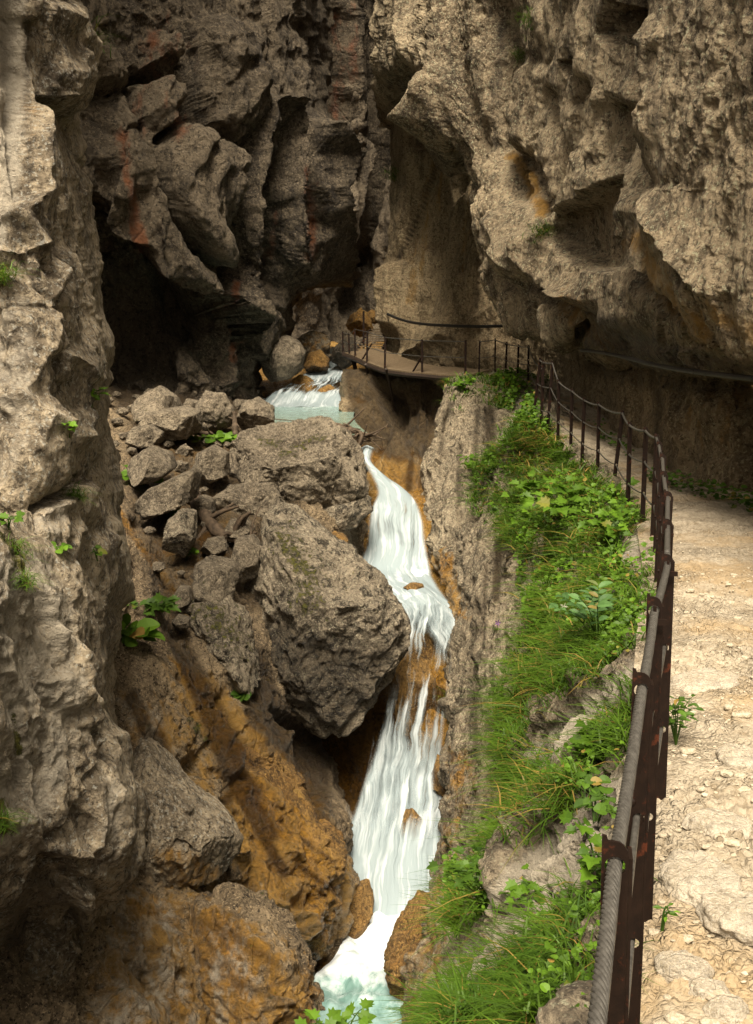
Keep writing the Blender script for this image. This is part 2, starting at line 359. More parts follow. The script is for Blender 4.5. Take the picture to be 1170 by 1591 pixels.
def fall_mat():
    """streaked white water: rows of threads with gaps; UV.x across the fall in metres, UV.y along it"""
    k = NT('falling_water'); uv = k.coord((1, 1, 1), kind='UV'); t = k.attr('tint')
    m1 = k.n('ShaderNodeMapping'); m1.inputs['Scale'].default_value = (7.5, .45, 1); k.l(uv, m1.inputs[0])
    m2 = k.n('ShaderNodeMapping'); m2.inputs['Scale'].default_value = (24, .7, 1); k.l(uv, m2.inputs[0])
    m3 = k.n('ShaderNodeMapping'); m3.inputs['Scale'].default_value = (1.6, .9, 1); k.l(uv, m3.inputs[0])
    wz = k.n('ShaderNodeTexNoise'); wz.inputs['Scale'].default_value = 1.1; wz.inputs['Detail'].default_value = 3; k.l(uv, wz.inputs['Vector'])
    va = k.n('ShaderNodeVectorMath'); va.operation = 'MULTIPLY_ADD'; va.inputs[1].default_value = (.34, .6, 0); k.l(wz.outputs['Color'], va.inputs[0]); k.l(uv, va.inputs[2])
    for m_ in (m1, m2, m3):
        for lk in list(m_.inputs[0].links): k.t.links.remove(lk)
        k.l(va.outputs[0], m_.inputs[0])
    n1 = k.noise(m1.outputs[0], 1, 3, .55, .15); n2 = k.noise(m2.outputs[0], 1, 2, .5); n3 = k.noise(m3.outputs[0], 1, 3, .5)
    s = k.math('ADD', k.math('MULTIPLY', k.math('SUBTRACT', n1, .5), 2.4), k.math('MULTIPLY', k.math('SUBTRACT', n2, .5), .9))
    s = k.math('ADD', s, k.math('MULTIPLY', k.math('SUBTRACT', n3, .5), 1.9))
    d = k.math('ADD', s, k.math('MULTIPLY', t[0], 2.2)); a = k.ramp(d, [(.2, 0), (1.35, 1)])
    a = k.math('MULTIPLY', a, k.ramp(t[1], [(0, 0), (.5, 1)]))
    tone = k.ramp(k.math('ADD', s, t[2]), [(.0, (.33, .40, .43)), (.45, (.61, .67, .70)), (.95, (.82, .845, .87))])
    k.set(color=tone, rough=.6, spec=.2, normal=k.bump(k.math('ADD', n1, k.math('MULTIPLY', n2, .4)), .5, .1))
    tl = k.n('ShaderNodeBsdfTranslucent'); k.l(tone, tl.inputs[0]); m = k.n('ShaderNodeMixShader'); m.inputs[0].default_value = .3
    k.l(k.b.outputs[0], m.inputs[1]); k.l(tl.outputs[0], m.inputs[2])
    tp = k.n('ShaderNodeBsdfTransparent'); q = k.n('ShaderNodeMixShader'); k.l(a, q.inputs[0]); k.l(tp.outputs[0], q.inputs[1]); k.l(m.outputs[0], q.inputs[2])
    k.l(q.outputs[0], k.out.inputs[0]); return k.m
M['fall'] = fall_mat()
def pool_mat():
    k = NT('glacial_water'); v = k.coord((1, .8, 1)); t = k.attr('tint')
    n = k.noise(v, 1.8, 5, .6, 1.2); n2 = k.noise(k.coord((1, .35, 1)), 5, 4, .6, .8)
    f = k.math('ADD', t[0], k.math('MULTIPLY', k.math('SUBTRACT', n, .5), 1.3)); f = k.math('ADD', f, k.math('MULTIPLY', k.math('SUBTRACT', n2, .5), .6)); f = k.ramp(f, [(.3, 0), (.85, 1)])
    c = k.mix(k.ramp(n2, [(.35, 0), (.65, 1)]), (.12, .22, .20), (.26, .40, .39)); c = k.mix(t[2], c, (.16, .19, .12)); c = k.mix(f, c, (.80, .85, .89))
    k.set(color=c, rough=k.math('ADD', .16, k.math('MULTIPLY', f, .5)), spec=.5, normal=k.bump(k.math('ADD', n, k.math('MULTIPLY', n2, .5)), .6, .08)); return k.m
M['pool'] = pool_mat()

M['pebble'] = simple('loose_gravel', (.24, .20, .14), (.45, .39, .30), 3, .95, 0, .02)
# ------------------------------------------------------------------ rock surfaces
def sculpt(P, N, px, py, strokes, k=1.0):
    """raise or cut the surface along strokes; returns metres along the normal"""
    D = np.zeros(px.shape)
    for s in strokes:
        typ, poly, w, a = s[:4]
        lo = np.array(poly).min(0) - 5 * w - 40; hi = np.array(poly).max(0) + 5 * w + 40
        m = (px > lo[0]) & (px < hi[0]) & (py > lo[1]) & (py < hi[1])
        if not m.any(): continue
        d, sd = polyd(px[m], py[m], poly, closed=typ in ('dome', 'flat', 'pit'))
        if typ == 'ridge': v = a * np.exp(-(d / w))
        elif typ == 'groove': v = -a * np.exp(-(d / w) ** 1.3)
        elif typ == 'crack': v = -a * np.exp(-(d / w) ** 2)
        elif typ == 'step':                                    # the right hand side of the stroke stands proud
            e = s[4] if len(s) > 4 else w * 8
            v = a * (smooth(sd * d, -w * .5, w * .5) - .5) * np.exp(-d / e) * 1.4
        elif typ in ('dome', 'pit', 'flat'):
            ins = inpoly(px[m], py[m], poly); dd = np.where(ins, d, -d)
            if typ == 'flat': v = a * smooth(dd, -w * .3, w)
            else: v = a * np.sqrt(np.clip(smooth(dd, -w * .1, w), 0, 1)) * (1 if typ == 'dome' else -1)
        D[m] += v * np.clip(P[m, 1] / 28, .12, 1.6)
    return D * k
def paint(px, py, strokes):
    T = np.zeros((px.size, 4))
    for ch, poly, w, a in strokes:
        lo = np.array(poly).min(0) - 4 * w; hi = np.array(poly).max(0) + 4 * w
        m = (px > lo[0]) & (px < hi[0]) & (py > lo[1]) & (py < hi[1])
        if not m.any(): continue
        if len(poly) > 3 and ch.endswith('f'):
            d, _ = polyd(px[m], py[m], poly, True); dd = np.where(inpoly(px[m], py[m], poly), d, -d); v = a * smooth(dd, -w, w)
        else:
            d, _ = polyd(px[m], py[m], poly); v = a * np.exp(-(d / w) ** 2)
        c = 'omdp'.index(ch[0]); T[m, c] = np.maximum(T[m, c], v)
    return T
def joints(P, sets, seed):
    """parallel joint planes: each band leans out a little and breaks back sharply at its edge"""
    D = np.zeros(len(P), np.float32)
    for k, (d, sp, a) in enumerate(sets):
        d = np.array(d, float); d /= np.linalg.norm(d)
        t = (P @ d) / sp + gnoise(P / sp * .45 + k * 9.1, seed + k) * 1.5 + gnoise(P / sp * 1.9 + k * 5.3, seed + 9 + k) * .22
        i = np.floor(t); f = t - i; h = (h3(i.astype(np.int64), np.zeros(len(P), np.int64), np.zeros(len(P), np.int64), seed + k) & np.uint32(1023)).astype(np.float32) / 1023
        D += a * (.35 + .65 * h) * (smooth(f, 0, .80) ** .7 - smooth(f, .84, 1.0) - .4) * (.3 + .7 * smooth(gnoise(P / sp * .33 + 40 + k, seed + 20 + k), -.3, .25))
    return D
def weather(P, N, seed, scale, amp, stretch=(1, 1, .55), shear=(0, 0), fr=None, sets=(), axis=None):
    """broken rock relief in metres for world points P; axis is the grain along which forms are drawn out"""
    if axis is not None:
        a = np.array(axis, float); a /= np.linalg.norm(a); Q = P - np.outer(P @ a, a) * (1 - stretch[2])
    else:
        Q = P.copy(); Q[:, 2] = Q[:, 2] + shear[0] * P[:, 0] + shear[1] * P[:, 1]; Q = Q * np.array(stretch)
    wv = np.stack([gnoise(Q * (.6 / scale) + k * 31.7, seed + k) for k in range(3)], 1) * scale * .7
    wf = np.stack([gnoise(Q * (2.6 / scale) + k * 11.7, seed + 7 + k) for k in range(3)], 1) * scale * .2
    Qw = Q + wv + wf
    h1, e1 = facets(Qw / scale, seed + 1, 1.1); h2, e2 = facets(Qw / (scale * .36), seed + 2, 1.1, 90); h3_, e3 = facets((Q + wf) / (scale * .13), seed + 3, 1.1, 70)
    d = h1 * 1.15 + h2 * .46 + h3_ * .17
    d -= .14 * np.exp(-(e1 / .06) ** 2) + .07 * np.exp(-(e2 / .08) ** 2) + .025 * np.exp(-(e3 / .12) ** 2)
    d += .45 * fbm(Qw / scale * .7, 3, seed + 5, ridged=True) - .42 * np.abs(fbm(Q / scale * 1.5, 5, seed + 6, .62)) - .22 * np.abs(fbm(P / scale * 5, 4, seed + 16, .62))
    return d * amp + (joints(P, sets, seed + 60) if sets else 0)
def rock_patch(name, rows, mat, seed, scale=2.0, amp=.5, stretch=(1, 1, .55), shear=(0, 0), strokes=(), paints=(), step=1.9, label=None, cat=None, edge_fade=None, flipside=False, ampf=None, kind='structure', sets=(), axis=None, fine=1.0, bias=0.0):
    G = np.array([[PT(e) for e in r] for r in rows])
    tu = params(G, step); tv = params(G.transpose(1, 0, 2), step)
    S = catmull(G, tu); S = catmull(S.transpose(1, 0, 2), tv).transpose(1, 0, 2)
    n, m = S.shape[:2]
    N = grid_normals(S); P = S.reshape(-1, 3); N = N.reshape(-1, 3)
    ref = np.array(CAMP) - P[len(P) // 2 + m // 2]
    if (N * (np.array(CAMP) - P)).sum(1).mean() < 0: N = -N; flip = True
    else: flip = False
    px, py = proj(P)
    A = weather(P, N, seed, scale, amp, stretch, shear, None, sets, axis)
    for _ in range(2):                                         # take the single-quad teeth off steep ramps
        A = A.reshape(n, m); B = A.copy(); B[1:-1] = .25 * A[:-2] + .5 * A[1:-1] + .25 * A[2:]; A = B.copy(); A[:, 1:-1] = .25 * B[:, :-2] + .5 * B[:, 1:-1] + .25 * B[:, 2:]; A = A.ravel()
    if ampf is not None: A = A * ampf(px, py)
    big = sculpt(P, N, px, py, strokes)
    P1 = P + N * (A + big + bias)[:, None]
    # a second, finer pass along the new normals so that undercuts break up too
    N1 = grid_normals(P1.reshape(n, m, 3)).reshape(-1, 3)
    N1 = -N1 if flip else N1
    a_ = np.array(axis if axis is not None else (0, 0, -1), float); a_ /= np.linalg.norm(a_); Q1 = P1 - np.outer(P1 @ a_, a_) * .5
    rough = .35 + .65 * smooth(fbm(P1 / scale * .8, 3, seed + 50), -.22, .18)
    hf, ef = facets((Q1 + .1 * scale * np.stack([gnoise(P1 / scale * 3 + 7 * k, seed + 51 + k) for k in range(3)], 1)) / (scale * .21), seed + 55, 1.2, 60)
    f = (hf * .20 - .05 * np.exp(-(ef / .1) ** 2) - .55 * np.abs(fbm(Q1 / scale * 3.2, 5, seed + 44, .66)) + fbm(P1 / scale * 9, 4, seed + 40, .7) * .15) * rough
    P2 = P1 + N1 * (f * amp * fine)[:, None]
    px2, py2 = proj(P2)
    F = grid_faces(n, m)
    if flip: F = F[:, ::-1]
    T = paint(px2, py2, paints)
    o = mesh_obj(name, P2, F, mat, attrs={'tint': T[:, :3], 'pale': T[:, 3:]})
    tag(o, label, cat, kind=kind)
    NN = grid_normals(P2.reshape(n, m, 3)).reshape(-1, 3); NN = -NN if flip else NN
    return o, dict(P=P2, N=NN, px=px2, py=py2, shape=(n, m))
_ico = {}
def ico(sub):
    if sub not in _ico:
        bm = bmesh.new(); bmesh.ops.create_icosphere(bm, subdivisions=sub, radius=1)
        _ico[sub] = (np.array([v.co[:] for v in bm.verts]), np.array([[v.index for v in f.verts] for f in bm.faces])); bm.free()
    return _ico[sub]
def boulder(name, outline, Y, thick, mat, seed, label, cat='boulder', group=None, cuts=(), sub=None, rough=.14, fscale=.45, lean=(0, 0), pw=2.6, paints=(), kind=None, back=None, scal=None, sets=None, smoothed=False):
    """a solid rock: the outline gives its face, thick its half depth; facets, cuts and relief shape the rest"""
    if Y < 0: bx = sum(x for x, _ in outline) / len(outline); by = max(y for _, y in outline) - 4; Y = snap(dBANK, bx, by, 8)[1] - thick * .5
    O = np.array([at(x, y, Y) for x, y in outline]); lo, hi = O.min(0), O.max(0)
    c = (lo + hi) / 2; size = max(hi[0] - lo[0], hi[2] - lo[2])
    pxs = max(np.ptp([x for x, _ in outline]), np.ptp([y for _, y in outline]))
    sub = sub or (7 if pxs > 200 else 6 if pxs > 90 else 5 if pxs > 36 else 4)
    n, F = ico(sub); x, y, z = n[:, 0], n[:, 1], n[:, 2]
    th = np.arctan2(O[:, 2] - c[2], O[:, 0] - c[0]); rr = np.hypot(O[:, 0] - c[0], O[:, 2] - c[2]); o = np.argsort(th); th, rr = th[o], rr[o]
    ox, oz = O[o, 0] - c[0], O[o, 2] - c[2]
    a = np.arctan2(z, x); j = np.searchsorted(th, a) % len(th); i = (j - 1) % len(th)
    ca, sa = np.cos(a), np.sin(a); ex, ez = ox[j] - ox[i], oz[j] - oz[i]
    r = (ox[i] * ez - oz[i] * ex) / np.where(np.abs(ca * ez - sa * ex) < 1e-6, 1e-6, ca * ez - sa * ex)
    r = np.where((r > 0) & (r < size * 1.5), r, np.interp(a, th, rr, period=2 * math.pi))
    s = np.hypot(x, z); q = (s ** pw + np.abs(y) ** pw) ** (1 / pw)
    P = np.stack([ca * r * s / q, y / q * thick, sa * r * s / q], 1)
    P[:, 0] += lean[0] * P[:, 1]; P[:, 2] += lean[1] * P[:, 1]
    rad = P / (np.linalg.norm(P, axis=1, keepdims=True) + 1e-9)
    rc = random.Random(seed * 7 + 1); cuts = list(cuts) + [((rc.uniform(-1, 1), rc.uniform(-1, .15), rc.uniform(-.8, 1)), rc.uniform(.66, .86)) for _ in range(0 if smoothed else 7)]
    for (nx, ny, nz), off in cuts:
        nn = np.array([nx, ny, nz], float); nn /= np.linalg.norm(nn); ext = (P @ nn).max(); d = P @ nn - off * ext
        P = P - nn * (np.maximum(d, 0) * .93)[:, None]
    Wd = P + c
    sc = scal or size * fscale
    d = weather(Wd, rad, seed, sc, size * rough * .55, (1, 1, 1), (.3 * math.sin(seed), .3 * math.cos(seed)), None, sets or [((math.sin(seed), .3, math.cos(seed)), size * .22, size * rough * .16), ((math.cos(seed * 2), .5, math.sin(seed * 2)), size * .13, size * rough * .10)])
    Wd = Wd + rad * (d - .3 * size * rough * .3)[:, None]
    px, py = proj(Wd); T = paint(px, py, paints)
    base = np.array([c[0], c[1], Wd[:, 2].min()])
    ob = mesh_obj(name, Wd, F, mat, loc=base, attrs={'tint': T[:, :3], 'pale': T[:, 3:]})
    tag(ob, label, cat, group, kind); return ob
def snap(d, px, py, rad=9):
    m = np.hypot(d['px'] - px, d['py'] - py) < rad
    if not m.any(): m = np.hypot(d['px'] - px, d['py'] - py) < rad * 6
    i = np.where(m)[0]; i = i[np.argsort(d['P'][i, 1])[:max(1, len(i) // 4)]]; return d['P'][i].mean(0)
# ------------------------------------------------------------------ the gorge
# right cliff, the part that hangs over the path: rows run top to bottom, columns far to near
def colr(px, Yl, lip, prof, under):
    """one column of the overhang: (dy above the lip, dY) pairs, then the underside going back"""
    c = [(px + 60 if False else px, y, Yl + dY) for y, dY in prof] + [(px, lip, Yl)] + [(px + ux, lip + uy, Yl + uY) for ux, uy, uY in under]
    return c
oc = [
 colr(585, 41, 88, [(-1300, 3.59), (-700, 2.56), (-300, 1.64), (-100, 1.13), (20, 0.61)], [(0, 25, 2.5), (2, 56, 6), (4, 80, 10), (6, 105, 14)]),
 colr(604, 39, 100, [(-1300, 3.41), (-700, 2.44), (-300, 1.56), (-100, 1.07), (20, 0.59)], [(0, 25, 2.5), (2, 56, 6), (4, 80, 10), (6, 105, 14)]),
 colr(650, 37, 80, [(-1300, 3.24), (-700, 2.31), (-300, 1.48), (-100, 1.02), (10, 0.56)], [(0, 28, 2.5), (0, 60, 6), (-2, 88, 10), (-4, 112, 14)]),
 colr(688, 34.5, 110, [(-1300, 3.02), (-700, 2.16), (-300, 1.38), (-100, 0.95), (20, 0.52)], [(-2, 26, 2.5), (-6, 60, 6), (-10, 84, 10), (-14, 104, 13)]),
 colr(694, 33, 182, [(-1300, 2.89), (-700, 2.06), (-300, 1.32), (-60, 0.87), (80, 0.41)], [(0, 16, 1.6), (2, 36, 4), (2, 56, 7), (2, 74, 11)]),
 colr(722, 31.5, 205, [(-1300, 5.51), (-700, 3.94), (-300, 2.52), (-60, 1.65), (90, 0.79)], [(4, 14, 1.6), (6, 32, 4), (8, 48, 7), (10, 64, 10)]),
 colr(744, 30.5, 290, [(-1300, 5.34), (-700, 3.81), (-300, 2.44), (-30, 1.52), (140, 0.69)], [(4, 12, 1.6), (8, 26, 4), (10, 38, 7), (14, 50, 10)]),
 colr(752, 29.5, 390, [(-1300, 5.16), (-700, 3.69), (-300, 2.36), (0, 1.40), (200, 0.59)], [(5, 8, 1.2), (10, 14, 3), (14, 20, 5), (18, 26, 8)]),
 colr(790, 28, 480, [(-1300, 4.90), (-700, 3.50), (-300, 2.24), (30, 1.26), (260, 0.32)], [(4, 8, 1.5), (6, 14, 3.5), (8, 18, 6), (8, 20, 9)]),
 colr(855, 25, 505, [(-1300, 3.62), (-700, 2.58), (-300, 1.65), (30, 0.93), (280, 0.21)], [(2, 10, 1.5), (4, 14, 3.5), (5, 16, 6), (6, 16, 8)]),
 colr(905, 21.5, 475, [(-1300, 3.11), (-700, 2.22), (-300, 1.42), (30, 0.80), (250, 0.22)], [(2, 36, 1.2), (4, 60, 3.0), (6, 72, 5.2), (8, 76, 8)]),
 colr(960, 18.3, 460, [(-1300, 2.65), (-700, 1.89), (-300, 1.21), (30, 0.68), (250, 0.19)], [(2, 60, 1.2), (4, 92, 2.4), (6, 104, 4.2), (8, 108, 7)]),
 colr(1040, 14.6, 470, [(-1300, 2.11), (-700, 1.51), (-300, 0.97), (30, 0.54), (260, 0.14)], [(2, 60, .7), (3, 92, 1.5), (4, 106, 2.6), (5, 108, 5)]),
 colr(1110, 12.6, 505, [(-1300, 1.82), (-700, 1.30), (-300, 0.83), (30, 0.47), (270, 0.12)], [(2, 40, .6), (3, 64, 1.2), (4, 76, 2.2), (5, 78, 4)]),
 colr(1180, 11.2, 520, [(-1300, 1.62), (-700, 1.16), (-300, 0.74), (30, 0.42), (280, 0.09)], [(2, 40, .5), (3, 58, 1.1), (4, 70, 2), (5, 72, 4)]),
 colr(1330, 9.0, 560, [(-1300, 1.30), (-700, 0.93), (-300, 0.60), (30, 0.33), (280, 0.07)], [(2, 40, .5), (3, 58, 1.1), (4, 66, 1.8), (5, 68, 3)]),
 colr(1650, 6.6, 640, [(-1300, 0.95), (-700, 0.68), (-300, 0.44), (30, 0.25), (280, 0.05)], [(2, 40, .4), (3, 58, .8), (4, 66, 1.4), (5, 68, 2)]),
 colr(2600, 4.0, 900, [(-1300, 0.58), (-700, 0.41), (-300, 0.26), (30, 0.15), (280, 0.03)], [(2, 40, .3), (3, 58, .5), (4, 66, .8), (5, 68, 1.2)]),
]
rows = [list(r) for r in zip(*oc)]
st = [
 # the big hanging block and its dark under face
 ('flat', [(870, 330), (905, 308), (952, 262), (962, 290), (958, 345), (968, 378), (958, 410), (945, 425), (905, 420), (880, 395), (862, 360)], 9, -.8),
 ('groove', [(952, 180), (950, 250), (962, 300), (968, 370), (990, 420), (1040, 470)], 14, 1.44),
 ('groove', [(975, 0), (978, 80), (985, 170), (1005, 230), (1010, 285)], 13, 1.76),
 ('pit', [(1000, 90), (1018, 110), (1030, 150), (1022, 200), (1008, 190), (998, 140)], 14, 1.28),
 ('ridge', [(1035, 60), (1028, 200), (1022, 290), (1050, 350), (1120, 450)], 30, 0.72),
 ('dome', [(970, 250), (1000, 270), (1015, 330), (990, 370), (970, 340)], 22, .3),
 ('step', [(990, 372), (1010, 390), (1052, 460)], 8, -.9, 40),
 ('ridge', [(855, 340), (852, 400), (868, 440), (900, 460)], 16, .8),
 ('groove', [(800, 240), (822, 262), (845, 320), (850, 352)], 9, .9),
 ('groove', [(775, 0), (780, 80), (768, 160), (762, 225), (780, 250), (800, 300)], 16, 1.0),
 ('ridge', [(735, 0), (728, 90), (716, 150), (700, 180)], 20, 1.0),
 ('groove', [(705, 0), (700, 60), (690, 100)], 9, .7),
 ('pit', [(940, 0), (968, 20), (962, 60), (938, 80), (930, 50)], 12, 1.60),
 ('pit', [(872, 95), (892, 90), (898, 112), (880, 122)], 9, .8),
 ('groove', [(893, 160), (905, 130), (915, 170), (910, 210)], 8, .5),
 ('groove', [(855, 150), (870, 240), (868, 300), (860, 330)], 10, .5),
 ('groove', [(850, 440), (870, 450), (890, 480), (905, 510)], 12, .8),
 ('ridge', [(800, 330), (840, 430), (850, 470)], 26, .5),
 ('dome', [(775, 330), (830, 320), (845, 420), (830, 450), (790, 430), (765, 380)], 35, .5),
 ('ridge', [(640, -50), (640, 30), (650, 75)], 24, .5),
 ('ridge', [(690, 100), (695, 150), (696, 182)], 14, .6),
]
pn = [('o', [(800, 245), (822, 275), (842, 325)], 12, .75), ('o', [(985, 370), (1010, 410), (1040, 465), (1090, 520)], 18, .62), ('o', [(880, 470), (910, 510), (950, 530)], 22, .5),
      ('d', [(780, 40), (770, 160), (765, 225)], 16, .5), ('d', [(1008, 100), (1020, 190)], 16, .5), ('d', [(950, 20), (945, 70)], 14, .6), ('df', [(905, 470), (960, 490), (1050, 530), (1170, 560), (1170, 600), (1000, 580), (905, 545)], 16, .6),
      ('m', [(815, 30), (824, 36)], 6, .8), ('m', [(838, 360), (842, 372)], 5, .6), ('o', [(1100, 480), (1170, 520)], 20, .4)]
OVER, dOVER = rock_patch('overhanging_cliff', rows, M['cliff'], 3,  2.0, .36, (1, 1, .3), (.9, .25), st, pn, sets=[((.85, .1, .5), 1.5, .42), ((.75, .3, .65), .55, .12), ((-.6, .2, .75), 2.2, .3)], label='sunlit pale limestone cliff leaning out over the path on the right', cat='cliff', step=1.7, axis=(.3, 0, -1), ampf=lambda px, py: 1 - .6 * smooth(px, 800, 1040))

# wall behind the path, under the overhang, and the streaked alcove beyond
wc = []
for px, base, Y0, top, dYs in [
 (590, 520, 47, 170, 0), (606, 540, 44, 180, 0), (640, 556, 42, 170, 0), (690, 566, 40, 150, 0), (740, 572, 38.4, 200, 0), (790, 580, 37.2, 300, 0), (845, 600, 33.5, 420, -.4),
 (880, 620, 29.5, 440, -.4), (920, 650, 25.5, 450, -.3), (960, 690, 21.9, 450, -.2), (1000, 727, 18.8, 450, -.1), (1050, 767, 16.1, 460, 0), (1110, 790, 14.9, 480, 0), (1175, 808, 14.2, 490, 0), (1290, 880, 11.2, 520, 0), (1600, 1150, 7.0, 600, 0), (2600, 1900, 4.2, 900, 0)]:
    far = px < 800
    up = [(px + (10 if far else 0), top - 380, Y0 + (1 if far else 2)), (px + (6 if far else 0), top - 60, Y0 + (3 if far else 1.2)), (px + (4 if far else 0), top + (base - top) * .3, Y0 + (2.4 if far else .7)), (px + (2 if far else 0), top + (base - top) * .62, Y0 + (1.1 if far else .35)), (px, base - 40, Y0 + .3)]
    wc.append(up + [(px, base, Y0), (px - 2, base + 46, Y0 - .15)])
first = [(x + 14, y, Y + 9) for x, y, Y in wc[0]]
rows = [list(r) for r in zip(*([first] + wc))]
st = [('groove', [(700, 260), (672, 340), (655, 420), (640, 500)], 8, .5), ('groove', [(668, 240), (640, 320), (618, 400)], 10, .7), ('ridge', [(650, 240), (630, 330), (612, 420), (605, 500)], 12, .7),
      ('groove', [(745, 400), (720, 470), (700, 540)], 8, .4), ('ridge', [(770, 470), (730, 510), (715, 560)], 16, .5), ('groove', [(780, 470), (840, 500), (880, 505)], 12, .9),
      ('groove', [(1030, 560), (1026, 640), (1020, 720)], 9, .45), ('groove', [(905, 545), (907, 650)], 6, .4), ('ridge', [(930, 560), (935, 660)], 20, .25), ('groove', [(980, 560), (985, 690)], 14, .3), ('dome', [(1050, 600), (1170, 610), (1170, 780), (1060, 760)], 40, .3),
      ('ridge', [(690, 520), (640, 545), (610, 560)], 10, .4)]
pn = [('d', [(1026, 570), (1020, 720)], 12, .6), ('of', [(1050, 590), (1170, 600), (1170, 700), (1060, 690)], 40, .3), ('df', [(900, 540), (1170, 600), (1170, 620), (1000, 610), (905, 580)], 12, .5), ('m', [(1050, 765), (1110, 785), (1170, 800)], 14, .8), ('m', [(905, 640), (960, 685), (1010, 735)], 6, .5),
      ('d', [(680, 250), (655, 330), (620, 400)], 6, .7), ('o', [(700, 200), (665, 340), (640, 460)], 16, .35), ('d', [(735, 250), (742, 340)], 10, .4), ('o', [(735, 300), (720, 420)], 10, .3)]
LOWW, dLOWW = rock_patch('cliff_base', rows, M['dripwall'], 21,  1.8, .36, (1, 1, .28), (.35, 0), st, pn, sets=[((.9, .1, .3), 1.1, .22), ((.3, .2, .9), 1.6, .15)], label='water streaked rock face rising straight from the inner side of the path', cat='cliff', step=1.9, axis=(-.12, 0, -1), bias=-.4)

# dark wall closing the gorge behind, with a gap where the stream comes through
rows = [[(330, y, Y - 2), (400, y, Y), (470, y, Y + 2), (520, y, Y + 5), (570, y, Y + 6), (620, y, Y + 3), (680, y, Y - 2)] for y, Y in ((-1700, 50), (-600, 54), (-120, 58), (60, 59), (200, 60), (350, 60), (450, 60), (520, 60), (560, 58))]
st = [('ridge', [(505, -40), (512, 80), (520, 200), (500, 330)], 18, 1.4), ('groove', [(488, 40), (500, 160), (492, 260)], 12, 1.6), ('ridge', [(560, 0), (565, 120), (560, 260), (570, 380)], 14, 1.0), ('groove', [(585, 60), (590, 200), (580, 330), (555, 420), (550, 480)], 10, 1.6), ('ridge', [(545, 230), (530, 300), (525, 380)], 10, .8), ('groove', [(470, 0), (468, 60)], 18, 1.5)]
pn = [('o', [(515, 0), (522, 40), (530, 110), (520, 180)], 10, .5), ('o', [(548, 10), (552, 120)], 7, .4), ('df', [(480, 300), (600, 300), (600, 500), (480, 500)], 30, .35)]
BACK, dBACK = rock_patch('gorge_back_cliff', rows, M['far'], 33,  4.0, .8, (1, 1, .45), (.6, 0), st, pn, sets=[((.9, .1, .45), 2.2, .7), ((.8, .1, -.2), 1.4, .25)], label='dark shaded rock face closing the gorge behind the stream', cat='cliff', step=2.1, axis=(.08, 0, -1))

# big dark left wall: bulging blocks above, a black hollow at its foot
rows = []
for y, Ys in ((-1700, (23, 30, 33, 35, 37, 39, 41, 49)), (-600, (25, 33, 36, 38, 40, 42, 44, 52)), (-100, (26, 35, 37.5, 40, 42, 44, 46, 54)), (60, (26.5, 35, 37.5, 39.5, 41.5, 43.5, 46, 54)), (200, (27, 34.6, 36.5, 38.2, 40.5, 42.5, 45, 54)), (320, (27, 35.2, 36.6, 38, 40.2, 42.4, 45, 54)), (410, (27, 36.5, 37.8, 38.8, 41, 42.8, 45, 53)), (455, (27, 37.4, 38.8, 39.5, 40.7, 42.6, 44.8, 52.5)), (500, (27, 38.5, 40, 40.2, 40.2, 42.4, 44.5, 52)), (570, (27, 39.5, 40.5, 39.6, 39.4, 41.4, 43.5, 51)), (630, (27, 39, 39.5, 38.6, 38.8, 40.6, 43, 50)), (690, (27, 37, 38, 37, 37, 40, 43, 49))):
    xs = (-60, 120, 190, 270, 350, 420, 482 if y > 150 else 470, 505) if y < 400 else (-60, 120, 188, 262, 338, 405, 465, 486) if y < 430 else (-60, 120, 187, 256, 326, 390, 446, 466) if y < 480 else (-60, 120, 185, 250, 315, 375, 428, 445) if y < 550 else (-60, 120, 180, 240, 305, 355, 396, 410)
    rows.append([(x, y, Y) for x, Y in zip(xs, Ys)])
st = [('dome', [(232, 200), (262, 185), (290, 190), (348, 245), (352, 300), (320, 380), (270, 420), (230, 380), (205, 300), (222, 250)], 40, 1.15),
      ('dome', [(205, 145), (240, 125), (275, 145), (272, 175), (235, 215), (205, 190)], 22, 0.80), ('dome', [(270, 40), (340, 30), (385, 80), (390, 150), (370, 210), (345, 240), (300, 205), (280, 140)], 36, 1.10),
      ('dome', [(225, 60), (262, 55), (270, 110), (240, 125), (215, 110)], 18, 0.65), ('dome', [(140, 160), (180, 150), (196, 200), (190, 290), (150, 300), (118, 240)], 28, 0.75), ('dome', [(105, 60), (150, 70), (190, 140), (150, 150), (112, 130)], 20, 0.60),
      ('crack', [(200, 122), (235, 122), (275, 145), (300, 205), (352, 245)], 7, 1.6), ('crack', [(232, 225), (280, 170)], 6, 1.4), ('crack', [(195, 150), (205, 230), (240, 330), (290, 400)], 8, 1.4),
      ('ridge', [(395, 170), (430, 180), (445, 220), (425, 300), (440, 400)], 14, 1.05), ('ridge', [(472, 200), (486, 240), (480, 290), (486, 350), (480, 420)], 12, 1.19), ('groove', [(456, 180), (455, 260), (465, 340)], 9, 1.12),
      ('ridge', [(385, 200), (375, 280), (360, 380), (345, 470), (340, 600)], 18, 0.84), ('groove', [(350, 300), (330, 400), (310, 480)], 18, .7), ('groove', [(410, 260), (405, 360), (412, 440)], 14, 0.77),
      ('pit', [(150, 420), (210, 400), (300, 440), (320, 500), (270, 590), (160, 600)], 40, .55), ('ridge', [(300, 480), (285, 560), (290, 620)], 14, 0.63), ('groove', [(262, 500), (268, 600)], 10, 0.63), ('step', [(160, 330), (215, 380), (260, 420), (320, 480)], 16, -1.8, 60),
      ('ridge', [(190, 240), (205, 330), (215, 370)], 12, 0.70)]
